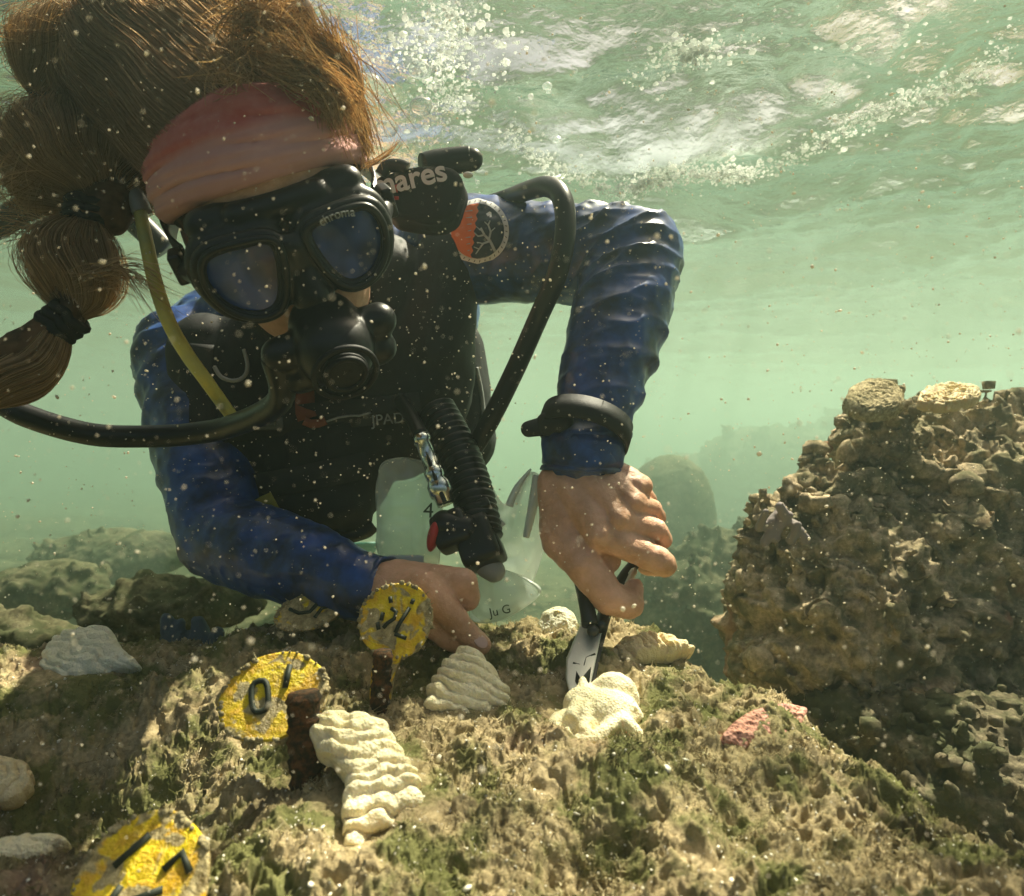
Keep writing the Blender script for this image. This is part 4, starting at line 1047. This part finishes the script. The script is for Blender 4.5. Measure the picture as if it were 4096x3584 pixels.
def stub(px, d, h, r, label, lean=(0, 0, 1), rust_top=True):
    top = W(*px, d); ax = Vector(lean).normalized(); base = top-ax*h; b = B(); pts, rad = [], []
    for i in range(26):
        t = i/25; pts.append(base.lerp(top, t)); rad.append(r*(1.05+.16*math.sin(i*1.7)*math.sin(i*.6)-.0*t))
    b.tube(pts, rad, 22, smooth=False); me = b.mesh('post'); v = co_get(me); bm_ = None
    o0 = bpy.data.objects.new('t', me); bpy.data.objects.remove(o0)
    n = no_get(me); co_set(me, v+n*(fbm(v*160, 3, 401)*.0016)[:, None])
    o = link_mesh('rusted_stub', me, RUSTY); me.transform(Matrix.Translation(-base)); o.location = base
    return tag(o, label, 'stub', 'rusted iron stubs beside the tags')
number_tag((548, 1392), .445, (.02, -.80, .58), .0350, 14, [oval(-.24, .06, .15, .36), [(.34, .62), (.22, .10)]],
           'yellow tag with a black 0, lying half crusted behind the rusty stub at centre left', 3, stem=False, lo=.49, hi=.53, squash=.80)
number_tag((792, 1240), .520, (-.10, -.90, .42), .0285, -6, [[(-.18, .28), (-.02, .20), (-.04, .02), (-.20, -.12), (-.28, -.26)], [(-.38, .14), (-.38, -.07)], [(-.47, -.14), (-.39, -.32)], [(.32, .36), (.14, -.06), (.07, -.34)], [(.07, -.37), (.40, -.44)], [(-.28, .58), (-.22, .42)], [(.34, .46), (.37, .60)]],
           'upright round yellow tag with broken black strokes standing in front of the wrist', 5, lo=.50, hi=.54, squash=1.0)
number_tag((285, 1765), .335, (-.05, -.70, .70), .0345, -30, [[(-.5, -.1), (-.42, .5)], [(.15, .3), (.2, .62), (.5, .5)], [(.05, -.3), (.35, .12)], [(-.2, -.2), (-.15, -.55)]],
           'yellow tag cut off by the bottom edge, lowest and nearest of the tags', 8, stem=False, lo=.50, hi=.545, squash=.9)
number_tag((620, 1222), .600, (0, -.75, .66), .0300, 20, [[(-.55, .4), (-.3, 0), (0, -.1), (.3, .3)], [(.1, -.5), (.35, -.1), (.8, -.15)]],
           'dim tag almost hidden by brown growth in the shade under the sleeve', 11, stem=False, lo=.38, hi=.43, squash=.6)
# stem of the standing tag
b = B(); b.prism([W(752, 1300, .515), W(800, 1305, .515), W(790, 1345, .508), W(782, 1400, .50), W(738, 1400, .50), W(742, 1345, .508)], (0, .003, 0), .0008)
link_mesh('stem', b.mesh('stem'), crust_yellow(4, .50, .56), [o for o in bpy.data.objects if o.name.startswith('number_tag')][1])
stub((766, 1300), .502, .050, .0068, 'dark upright iron stub in front of the standing round tag', (.03, .1, 1))
stub((607, 1385), .425, .055, .0098, 'thick dark stub with an orange rusted top covering the tag marked 0', (-.08, .1, 1))

# ================================================================ PLIERS
def build_pliers():
    piv = W(1184, 1285, .548); root = empty('pliers', piv, 'steel pliers with dark handles held in the hand and gripping the folded coral', 'pliers')
    m = M('brushed_steel', (.70, .71, .64), .45, .8); m.bump(m.noise(400, 3), .25, .0006); m.set('Roughness', .5); ST = m.m
    DK = M('dark_steel', (.05, .052, .05), .42, .6).m
    def pl(poly, d, th, mat, name, bev=.0012, dd=None):
        b = B(); b.prism([W(x, y, d if dd is None else dd(y)) for x, y in poly], (0, th, 0), bev); return link_mesh(name, b.mesh(name), mat, root)
    dd = lambda y: .548-(y-1285)*.00046 if y > 1200 else .575-(y-1200)*.0002
    # front jaw half: pale flat cheek sweeping down to the nose
    pl([(1163, 1240), (1180, 1232), (1212, 1228), (1205, 1262), (1188, 1345), (1178, 1392), (1160, 1412), (1142, 1400), (1132, 1360), (1133, 1322), (1146, 1290), (1158, 1262)], .548, .007, ST, 'jaw', .0014, dd)
    pl([(1206, 1238), (1222, 1236), (1205, 1300), (1194, 1350), (1186, 1395), (1174, 1398), (1184, 1340), (1196, 1280)], .552, .010, DK, 'jaw', .0012, lambda y: dd(y)+.003)
    # dark cutter slot and rim lines on the cheek
    b = B(); b.prism([W(1154, 1330, .526), W(1182, 1334, .525), (W(1178, 1372, .507)), W(1162, 1385, .501), W(1150, 1362, .511)], (0, -.0006, 0)); link_mesh('cutter', b.mesh('cutter'), DK, root)
    b = B(); b.tube([W(1190, 1308, .5365), W(1172, 1316, .533), W(1168, 1332, .5255)], .0009, 8, smooth=False); b.tube([W(1146, 1326, .528), W(1160, 1330, .5265)], .0009, 8, smooth=False); link_mesh('seam', b.mesh('seam'), INK, root)
    b = B(); b.cap(W(1186, 1262, .549), .0050, W(1186, 1262, .5425), .0048, 20); link_mesh('rivet', b.mesh('rivet'), DK, root)
    # handles run up into the fist
    b = B(); b.tube([W(1180, 1250, .553), W(1172, 1205, .566), W(1160, 1160, .585), W(1150, 1125, .595), W(1150, 1060, .605)], [.0068, .0064, .0056, .0054, .0054], 14, flat=(1, 0, 0)); link_mesh('handle', b.mesh('handle'), DK, root)
    b = B(); b.tube([W(1202, 1255, .553), W(1208, 1225, .572), (W(1225, 1190, .592)), W(1250, 1150, .608), W(1285, 1105, .622), W(1290, 1060, .630)], [.0056, .0050, .0048, .0050, .0052, .0052], 14, flat=(1, 0, 0)); link_mesh('handle', b.mesh('handle'), DK, root)
    b = B(); b.tube([W(1262, 1150, .598), W(1268, 1142, .600), W(1256, 1168, .590)], .0030, 8); link_mesh('spring', b.mesh('spring'), ST, root)
build_pliers()

# ================================================================ PLASTIC BAG
def build_bag():
    m = bpy.data.materials.new('clear_plastic'); m.use_nodes = True; t = m.node_tree; N = t.nodes.new; L = t.links.new; t.nodes.remove(t.nodes['Principled BSDF'])
    tr = N('ShaderNodeBsdfTransparent'); tr.inputs[0].default_value = (.86, .93, .88, 1); gl = N('ShaderNodeBsdfGlossy'); gl.inputs['Roughness'].default_value = .18
    tl = N('ShaderNodeBsdfTranslucent'); tl.inputs[0].default_value = (.88, .92, .90, 1); df = N('ShaderNodeBsdfDiffuse'); df.inputs[0].default_value = (.82, .86, .84, 1)
    a1 = N('ShaderNodeMixShader'); a1.inputs[0].default_value = .5; L(tl.outputs[0], a1.inputs[1]); L(df.outputs[0], a1.inputs[2])
    lw = N('ShaderNodeLayerWeight'); lw.inputs[0].default_value = .35; rp = N('ShaderNodeMapRange'); rp.inputs[3].default_value = .34; rp.inputs[4].default_value = .95; L(lw.outputs['Facing'], rp.inputs[0])
    a2 = N('ShaderNodeMixShader'); L(rp.outputs[0], a2.inputs[0]); L(tr.outputs[0], a2.inputs[1]); L(a1.outputs[0], a2.inputs[2])
    a3 = N('ShaderNodeMixShader'); a3.inputs[0].default_value = .07; L(a2.outputs[0], a3.inputs[1]); L(gl.outputs[0], a3.inputs[2]); L(a3.outputs[0], t.nodes['Material Output'].inputs['Surface'])
    root = empty('plastic_bag', W(900, 1130, .63), 'clear crumpled plastic sample bag bunched behind the pointing hand', 'bag')
    def sheet(poly, d, seed, amp, name, back=.03):
        c = W(sum(p[0] for p in poly)/len(poly), sum(p[1] for p in poly)/len(poly), d); pts, _ = spline([W(x, y, d) for x, y in poly], 1, True, 10); n = len(pts); k = 26; b = B(); rows = []
        for sgn in (1, -1):
            for i in (range(1, k+1) if sgn == 1 else range(k-1, 0, -1)):
                s = i/k; row = []
                for p in pts:
                    q = c.lerp(p, s); e = np.array([[q.x, q.y+sgn, q.z]]); h = float(ridge(e*np.array([18, 1, 11]), 2, seed)[0])*amp + float(fbm(e*40, 2, seed+2)[0])*amp*.4
                    q = q+Vector((h*.3, -sgn*back*.5*(1-s**3)+h, 0)); row.append(b.bm.verts.new(q))
                rows.append(row)
        for p, q in zip(rows, rows[1:]): b.bridge(p, q)
        b.bm.faces.new(rows[0]); b.bm.faces.new(rows[-1])
        return link_mesh(name, b.mesh(name), m, root)
    sheet([(752, 940), (790, 915), (850, 930), (880, 1000), (880, 1100), (860, 1140), (800, 1140), (756, 1120), (748, 1030)], .66, 501, .011, 'pouch', .035)
    sheet([(950, 1140), (930, 1060), (960, 960), (1010, 1010), (1060, 945), (1090, 970), (1092, 1070), (1060, 1170), (1040, 1200), (970, 1240), (940, 1235)], .655, 511, .013, 'pouch', .03)
    sheet([(940, 1150), (1000, 1140), (1078, 1180), (1040, 1222), (980, 1248), (935, 1236)], .625, 521, .007, 'fold', .012)
    MILK = M('milky_plastic', (.62, .70, .68), .3, spec=.6, Alpha=.75).m
    b = B(); b.tube([W(1018, 1012, .64), W(1034, 975, .64), W(1062, 938, .64)], [.004, .003, .001], 8); link_mesh('seam', b.mesh('seam'), MILK, root)
    b = B(); b.tube([W(1074, 950, .64), W(1068, 1000, .64), W(1052, 1075, .64)], [.004, .005, .003], 8)
    link_mesh('seam', b.mesh('seam'), MILK, root); b = B(); b.box(W(812, 1122, .640), (.034, .004, .011), None, .002); link_mesh('label_strip', b.mesh('label_strip'), MILK, root)
    b = B(); b.prism([W(970, 1050, .64), W(985, 1020, .64), W(1012, 1048, .64), W(988, 1072, .64)], (0, .003, 0), .0008)
    link_mesh('corner', b.mesh('corner'), MILK, root)
    put_text('4', .020, W(857, 1022, .6275), (1, .1, -.05), (.15, 0, 1), INK, root, 'marking', ext=.0002); put_text('Ju G', .011, W(1000, 1222, .606), (1, 0, .22), (0, 0, 1), INK, root, 'marking', ext=.0002)
build_bag()

# ================================================================ BOULDERS AND FAR REEF
def blob_rock(name, ells, knobs, voxel, seed, mat, amp, label, cat='boulder', group=None, upbias=.6, kr=(.006, .02), kl=(.01, .04), pits=.010, fine=.0016, region=None):
    rng = np.random.default_rng(seed); b = B()
    for c, r in ells: b.ell(c, r, None, 40, 28)
    for _ in range(knobs):
        c, r = ells[rng.integers(len(ells))]; d = rng.normal(0, 1, 3); d[1] = -abs(d[1])*.9 if rng.random() < .8 else d[1]; d /= np.linalg.norm(d)
        p = Vector((c[0]+d[0]*r[0], c[1]+d[1]*r[1], c[2]+d[2]*r[2])); nn = Vector((d[0], d[1], d[2]+upbias)).normalized(); k = rng.uniform(*kr); L = rng.uniform(*kl)
        e = p+nn*L; b.cap(p-nn*.01, k*1.25, e, k*rng.uniform(.55, .95), 9)
        if rng.random() < .4: b.cap(e, k*.8, e+Vector(rng.normal(0, .7, 3)).normalized()*L*.5+Vector((0, 0, L*.25)), k*.5, 8)
    me = remesh(b.mesh(name), voxel, 3); v = co_get(me); n = no_get(me); w1, _ = worley(v*38+fbm(v*30, 2, seed)[:, None]*.5, seed+1)
    lg = v*np.array([11, 11, 26]); h = fbm(lg+fbm(v*12, 2, seed+8)[:, None]*1.2, 4, seed+2)*amp*1.5 + (ridge(v*30, 3, seed+3)-.3)*amp*.45 + (.5-worley(v*55, seed+6)[0])*amp*.22 - np.clip(.40-w1, 0, .3)*pits*3 + fbm(v*120, 3, seed+4)*fine*1.6 + fbm(v*300, 2, seed+5)*fine*.7
    co_set(me, v+n*h[:, None]); o = link_mesh(name, me, mat); org = Vector(ells[0][0]); me.transform(Matrix.Translation(-org)); o.location = org
    return tag(o, label, cat, group)
blob_rock('encrusted_boulder', [(W(1672, 1300, .93), (.145, .15, .20)), (W(1960, 1110, 1.06), (.22, .2, .24)), (W(1750, 912, 1.02), (.046, .085, .088)), (W(1830, 1060, 1.02), (.12, .12, .14)), (W(1850, 1330, 1.0), (.22, .17, .30)), (W(1905, 880, 1.08), (.09, .09, .07)), (W(2250, 1250, 1.1), (.3, .25, .4)), (W(1592, 1115, .95), (.074, .08, .088)), (W(1655, 1020, .98), (.05, .06, .06))],
          1500, .0038, 601, MAT_BOULDER, .024, 'tall knobbly boulder thick with brown and pink growth, filling the right side', kr=(.0022, .0085), kl=(.006, .020), pits=.020, fine=.0030, upbias=1.3)
MAT_LOW = rock_mat('reef_crust_painted_shade', (.26, .22, .13), (.13, .11, .07), (.09, .10, .045), (.05, .042, .03), (.22, .11, .08), .68)  # the low boulder's own shade is put into this darker crust colour
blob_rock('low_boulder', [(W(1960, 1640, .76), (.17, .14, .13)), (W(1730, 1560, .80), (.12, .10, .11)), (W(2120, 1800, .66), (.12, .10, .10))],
          900, .0040, 611, MAT_LOW, .012, 'low boulder darkened with painted shade in the gap between the foreground rock and the tall boulder', kr=(.002, .006), kl=(.006, .020), pits=.018, fine=.0030)
def murk_rock(*a, **k): return blob_rock(*a, **k)
MAT_FAR = rock_mat('distant_reef_growth', (.22, .20, .11), (.10, .09, .05), (.07, .08, .035), (.045, .04, .025), (.20, .13, .09), .7)
blob_rock('round_coral_head', [(W(1340, 1030, 2.35), (.155, .14, .21)), (W(1345, 1120, 2.35), (.15, .14, .2))], 30, .009, 621, MAT_FAR, .004, 'smooth round coral head in the haze just right of the working hand', kr=(.004, .010), kl=(.004, .01), pits=.002)
blob_rock('hazy_boulder', [(W(1455, 1170, 1.75), (.16, .12, .15)), (W(1370, 1220, 1.65), (.12, .10, .12)), (W(1545, 1140, 1.85), (.13, .12, .14))], 160, .008, 631, MAT_FAR, .014, 'brown hazy boulder low down between the round coral head and the tall boulder', kr=(.006, .016), kl=(.01, .03))
blob_rock('far_reef', [(W(1560, 940, 4.2), (.55, .35, .26)), (W(1750, 920, 4.4), (.6, .4, .32)), (W(1400, 985, 4.3), (.4, .3, .24)), (W(1950, 900, 4.6), (.9, .4, .4))], 240, .022, 641, MAT_FAR, .03, 'dim ridge of reef fading into the water behind the tall boulder', 'reef', kr=(.015, .04), kl=(.02, .07))
for i, (px, py, d, r, lab) in enumerate([(90, 1180, 1.55, (.14, .10, .06), 'pale mound of rubble on the seabed at the far left'), (330, 1215, 1.25, (.16, .09, .05), 'flat shaded stone on the seabed below the elbow'),
                                         (40, 1290, 1.05, (.10, .07, .045), 'small rubble heap behind the pale greenish coral'), (230, 1110, 2.0, (.22, .14, .07), 'faint mound farthest off on the left seabed')]):
    blob_rock('rubble_mound', [(W(px, py, d), r)], 60, .007, 651+i, MAT_FAR, .012, lab, 'rock', 'mounds on the left seabed', kr=(.005, .014), kl=(.004, .012))
SPONGE = M('blue_grey_sponge', (.10, .13, .15), .8); SPONGE.bump(SPONGE.noise(300, 4, .6), .8, .002); SPONGE = SPONGE.m
def nubs(name, spots, r, h, seed, mat, label, cat, vox=.0018, j=.3):
    rng = np.random.default_rng(seed); b = B(); org = None
    for c in spots:
        c = Vector(c); org = org or c; e = c+Vector((rng.normal(0, j)*h, rng.normal(0, j)*h, h*rng.uniform(.6, 1.2))); b.cap(c-Vector((0, 0, r)), r*1.1, e, r*rng.uniform(.7, 1.0), 12)
    me = remesh(b.mesh(name), vox, 4); v = co_get(me); n = no_get(me); co_set(me, v+n*(fbm(v*90, 3, seed)*r*.35)[:, None])
    o = link_mesh(name, me, mat); me.transform(Matrix.Translation(-org)); o.location = org; return tag(o, label, cat)
nubs('finger_sponge', [W(345+dx, 1275+dy, .70) for dx, dy in ((0, 0), (18, 10), (36, 16), (70, 8), (84, 16), (120, 20), (-12, 14))], .008, .016, 661, SPONGE, 'dark blue grey finger sponge on the back edge of the rock below the elbow', 'sponge')
nubs('branching_sponge', [W(1520+dx, 1045+dy, .80) for dx, dy in ((0, 0), (20, -8), (38, 2), (56, -10), (74, 4), (30, 22), (60, 26), (90, 24), (10, 30))], .0055, .014, 663, M('lilac_grey_sponge', (.26, .22, .21), .8).m, 'lilac grey branching sponge on the left shoulder of the tall boulder', 'sponge', j=.8)
coral([(1690, 812), (1702, 780), (1740, 768), (1790, 778), (1806, 800), (1795, 822), (1740, 832)], .93, (.0, -.45, .9), 40, .016, .005, .016, FUZZ, 'tan plate coral with a pale rim on the highest left knob of the tall boulder', 671, mode='ridge', warp=.9, thick=.010, group=None)
coral([(1838, 800), (1862, 776), (1900, 770), (1950, 774), (1960, 790), (1935, 804), (1880, 812)], .90, (0, -.40, .92), 10, .009, .0065, .006, WARM, 'pale yellow frilly coral crowning the top of the tall boulder', 673, mode='ridge', warp=.9, thick=.010, group=None)
m = M('pink_pored_sponge', (.62, .26, .20), .7); m.color(m.mix(m.ramp(m.vor(330), [(.16, 1), (.30, 0)]), m.mix(m.ramp(m.noise(60, 4), [(.4, 0), (.62, 1)]), (.56, .27, .19), (.42, .21, .17)), (.16, .06, .045))); m.bump(m.vor(330), .8, .002)
c0 = on_rock(1530, 1450)
coral([(1448, 1470), (1470, 1440), (1510, 1418), (1560, 1405), (1605, 1412), (1612, 1440), (1575, 1470), (1530, 1492), (1480, 1495)], c0.y+.004, (.25, -.5, .85), 20, .010, .0022, .0035, m.m, 'pink sponge pitted with small pores near the right edge of the foreground rock', 675, mode='brain', thick=.03, group=None); bpy.data.objects[-1] if False else None
for o in bpy.data.objects:
    if o.get('label', '').startswith('pink sponge'): o.name = 'pored_sponge'; o['category'] = 'sponge'

# ================================================================ TURF, GRIT, FLOATING SPECKS, BUBBLES, FOAM
def rock_points(N, seed, ymin=.20, ymax=.72):
    rng = np.random.default_rng(seed); k, n = ROCK_G.shape[:2]; G = ROCK_G
    i = rng.integers(2, k-2, N*3); j = rng.integers(2, n-2, N*3); p = G[i, j]; keep = (p[:, 1] < ymax) & (p[:, 1] > ymin) & (p[:, 2] > -.36) & (abs(p[:, 0]/p[:, 1]) < .85)
    i, j = i[keep][:N], j[keep][:N]; p = G[i, j]; du = G[i, j+1]-G[i, j-1]; dv = G[i+1, j]-G[i-1, j]; nn = np.cross(du, dv); nn /= np.linalg.norm(nn, axis=1, keepdims=True)+1e-9
    nn[nn[:, 2] < 0] *= -1; return p, nn, rng
def build_turf():
    p, nn, rng = rock_points(150000, 701); dens = fbm(p*26, 3, 703); keep = dens > .02+rng.uniform(-.12, .12, len(p))
    for sx, sy, sz, sr in SEATS[:8]+[(c0.x, c0.y, 0, .035), (*W(20, 1715, .345), .035)]: keep &= ((p[:, 0]-sx)**2+(p[:, 1]-sy)**2) > (sr*.62)**2
    p, nn, dens = p[keep], nn[keep], dens[keep]; S = len(p); K = 5; t = np.linspace(0, 1, K)[None, :, None]
    L = rng.uniform(.0007, .0024, (S, 1, 1))*(1+1.6*np.clip(fbm(p*40, 2, 707), 0, 1))[:, None, None]
    d = nn*.7+rng.normal(0, .75, (S, 3)); d /= np.linalg.norm(d, axis=1, keepdims=True); side = rng.normal(0, .75, (S, 1, 3))
    P = p[:, None, :]-nn[:, None, :]*.0008+d[:, None, :]*L*t+side*L*t*t
    o = strands('turf_algae', P, rng.uniform(.00028, .00062, (S, 1))*(1-.75*t[..., 0]), None, None)
    m = M('turf_strands', rough=.9, spec=.15); at = m.node('ShaderNodeAttribute'); at.attribute_name = 'tone'
    c = m.ramp(at.outputs['Fac'], [(0, (.09, .075, .03)), (.4, (.26, .21, .10)), (.75, (.50, .42, .23)), (1, (.72, .64, .42))])
    c = m.mix(m.ramp(m.noise(22, 6, .62), [(.50, 0), (.60, .85)]), c, (.17, .20, .05)); c = m.mix(m.ramp(m.noise(11, 4, .6), [(.54, 0), (.62, .8)]), c, (.075, .055, .03)); m.color(c); o.data.materials.append(m.m); tag(o, kind='stuff')
build_turf()
def specks(name, C_, R, mat, seed, flat=None, sub=1):
    "many small irregular grains in one mesh"
    rng = np.random.default_rng(seed); bm = bmesh.new(); bmesh.ops.create_icosphere(bm, subdivisions=sub, radius=1); V = np.array([v.co[:] for v in bm.verts]); Fc = np.array([[v.index for v in f.verts] for f in bm.faces]); bm.free()
    N = len(C_); k = len(V); sc3 = rng.uniform(.55, 1.25, (N, 1, 3)) if flat is None else np.stack([rng.uniform(.8, 1.3, N), rng.uniform(.8, 1.3, N), np.full(N, flat)], -1)[:, None, :]
    jit = 1+rng.normal(0, .14 if flat is None else .16, (N, k, 1)); X = V[None]*sc3*jit*R[:, None, None]
    A = rng.normal(0, 1, (N, 3, 3)); Q = np.linalg.qr(A)[0]; 
    if flat is not None and name == 'foam_and_glint': Q[:] = np.eye(3)
    X = np.einsum('nij,nkj->nki', Q, X)+C_[:, None, :]
    faces = (Fc[None]+(np.arange(N)*k)[:, None, None]).reshape(-1, 3)
    me = bpy.data.meshes.new(name); me.vertices.add(N*k); me.vertices.foreach_set('co', X.reshape(-1).astype(np.float32)); me.loops.add(faces.size); me.loops.foreach_set('vertex_index', faces.reshape(-1).astype(np.int32))
    me.polygons.add(len(faces)); me.polygons.foreach_set('loop_start', (np.arange(len(faces))*3).astype(np.int32)); me.update(calc_edges=True)
    return link_mesh(name, me, mat)
p, nn, rng = rock_points(2600, 711)
tag(specks('shell_grit', p+nn*.0006, rng.uniform(.0004, .0011, len(p))*(1+(rng.random(len(p)) < .05)*1.6), M('shell_grit', (.80, .76, .62), .4, spec=.5).m, 713, .35), kind='stuff')
def pale(name, col, tl=.5):
    m = bpy.data.materials.new(name); m.use_nodes = True; t = m.node_tree; N = t.nodes.new; pr = t.nodes['Principled BSDF']; pr.inputs['Base Color'].default_value = (*col, 1); pr.inputs['Roughness'].default_value = .4
    q = N('ShaderNodeBsdfTranslucent'); q.inputs[0].default_value = (*col, 1); mx = N('ShaderNodeMixShader'); mx.inputs[0].default_value = tl; t.links.new(pr.outputs[0], mx.inputs[1]); t.links.new(q.outputs[0], mx.inputs[2]); t.links.new(mx.outputs[0], t.nodes['Material Output'].inputs['Surface']); return m
rng = np.random.default_rng(721); N = 15000
y = .16+(.80-.16)*rng.random(N)**.75; x = (rng.random(N)*2-1)*.86*y; z = -(.05)+(rng.random(N)*2-1)*.70*y+.05; keep = (z < SURF-.06) & (z > -.14-.1*(y < .4)); C_ = np.stack([x, y, z], 1)[keep]
R = np.clip(rng.lognormal(math.log(.00025), .60, len(C_)), .0001, .0014)*(.45+.9*C_[:, 1]/.6)
tag(specks('floating_sediment', C_, R, pale('sediment_speck', (.88, .82, .68), .5), 723), kind='stuff')
def bubble_mat():
    m = bpy.data.materials.new('air_bubble'); m.use_nodes = True; t = m.node_tree; N = t.nodes.new; L = t.links.new; t.nodes.remove(t.nodes['Principled BSDF'])
    tr = N('ShaderNodeBsdfTransparent'); tr.inputs[0].default_value = (.93, .97, .95, 1); gl = N('ShaderNodeBsdfGlossy'); gl.inputs['Roughness'].default_value = .06
    df = N('ShaderNodeBsdfTranslucent'); df.inputs[0].default_value = (.85, .92, .90, 1)
    lw = N('ShaderNodeLayerWeight'); lw.inputs[0].default_value = .45; rp = N('ShaderNodeMapRange'); rp.inputs[3].default_value = .12; rp.inputs[4].default_value = .95; L(lw.outputs['Facing'], rp.inputs[0])
    g2 = N('ShaderNodeMixShader'); g2.inputs[0].default_value = .35; L(gl.outputs[0], g2.inputs[1]); L(df.outputs[0], g2.inputs[2])
    mx = N('ShaderNodeMixShader'); L(rp.outputs[0], mx.inputs[0]); L(tr.outputs[0], mx.inputs[1]); L(g2.outputs[0], mx.inputs[2]); L(mx.outputs[0], t.nodes['Material Output'].inputs['Surface']); return m
BUB = bubble_mat()
def bubble(px, py, d, r, label, seed):
    b = B(); b.ell((0, 0, 0), (r*1.15, r*1.1, r*.85), None, 32, 22); me = b.mesh('air_bubble'); v = co_get(me); n = no_get(me); co_set(me, v+n*(fbm(v/r*.9+seed, 2, seed)*r*.28)[:, None])
    o = link_mesh('air_bubble', me, BUB); o.location = W(px, py, d); return tag(o, label, 'bubble', 'air bubbles rising beside the head')
bubble(724, 178, .56, .0150, 'largest silvery bubble touching the hair right above the mask strap', 1)
bubble(845, 212, .60, .0085, 'clear oval bubble right of the largest bubble', 2)
bubble(775, 255, .58, .0075, 'wobbly bubble close under the largest bubble by the headband', 3)
bubble(842, 140, .66, .0095, 'ragged bright bubble highest of the four by the hair', 4)
rng = np.random.default_rng(731)
for i in range(14):
    bubble(rng.uniform(800, 1240), rng.uniform(130, 400), rng.uniform(.62, .95), rng.uniform(.0018, .0050), 'small round bubble drifting between the head and the bent elbow', 10+i)
N = 1500; t = rng.random(N); cx = 905+rng.normal(0, 75, N)-t*60; cyy = 20+t*330+rng.normal(0, 40, N); dd = rng.uniform(.6, 1.0, N)
C_ = np.stack([(cx-1024)/F*dd, dd, (896-cyy)/F*dd], 1); keep = C_[:, 2] < SURF-.03; C_ = C_[keep]
tag(specks('fine_bubbles', C_, rng.uniform(.0003, .0013, len(C_)), BUB, 733, sub=2), kind='stuff')
def foam_and_glint():
    rng = np.random.default_rng(741); pts = []
    def at(px, py): d = (SURF-.035)*F/(896-py); return W(px, py, d)
    lines = [([(1010, 270), (1060, 305), (1110, 335), (1180, 365), (1240, 380), (1300, 368), (1380, 350), (1470, 345), (1560, 330), (1640, 285), (1700, 255), (1760, 225), (1840, 190), (1920, 165), (2010, 105)], 2400, .016),
             ([(1250, 385), (1330, 350), (1420, 345), (1500, 352)], 1500, .020), ([(1340, 105), (1390, 108), (1420, 100)], 500, .012), ([(880, 10), (900, 80), (870, 160), (920, 210)], 1400, .035), ([(1260, 160), (1300, 130), (1320, 170)], 60, .02),  # surface glint and glare near the top imitated with extra white specks
             ([(1460, 60), (1500, 90), (1560, 40)], 60, .03), ([(1830, 180), (1900, 190), (1960, 150), (2000, 60)], 120, .03), ([(1680, 60), (1760, 100), (1900, 60)], 50, .05), ([(700, 30), (760, 100), (800, 60)], 120, .03)]
    for ln, n, sp in lines:
        q = [at(*p) for p in ln]; q, _ = spline(q, 1, False, 12)
        for _ in range(n):
            i = rng.integers(len(q)-1); c = q[i].lerp(q[i+1], rng.random()); g = (math.sin(i*.9)+1.3)*.6
            pts.append((c.x+rng.normal(0, sp*g), c.y+rng.normal(0, sp*g), SURF-.035+rng.normal(0, .006), rng.lognormal(math.log(.0013), .6)))
    for _ in range(260): pts.append((rng.uniform(-.7, 1.3), rng.uniform(.7, 2.0), SURF-.03+rng.normal(0, .006), rng.lognormal(math.log(.0011), .5)))
    a = np.array(pts); tag(specks('foam_and_glint', a[:, :3], np.clip(a[:, 3]*.75, .0004, .0045), pale('foam_glint_white', (.92, .95, .92), .75), 743, .8, 2), kind='stuff')
foam_and_glint()
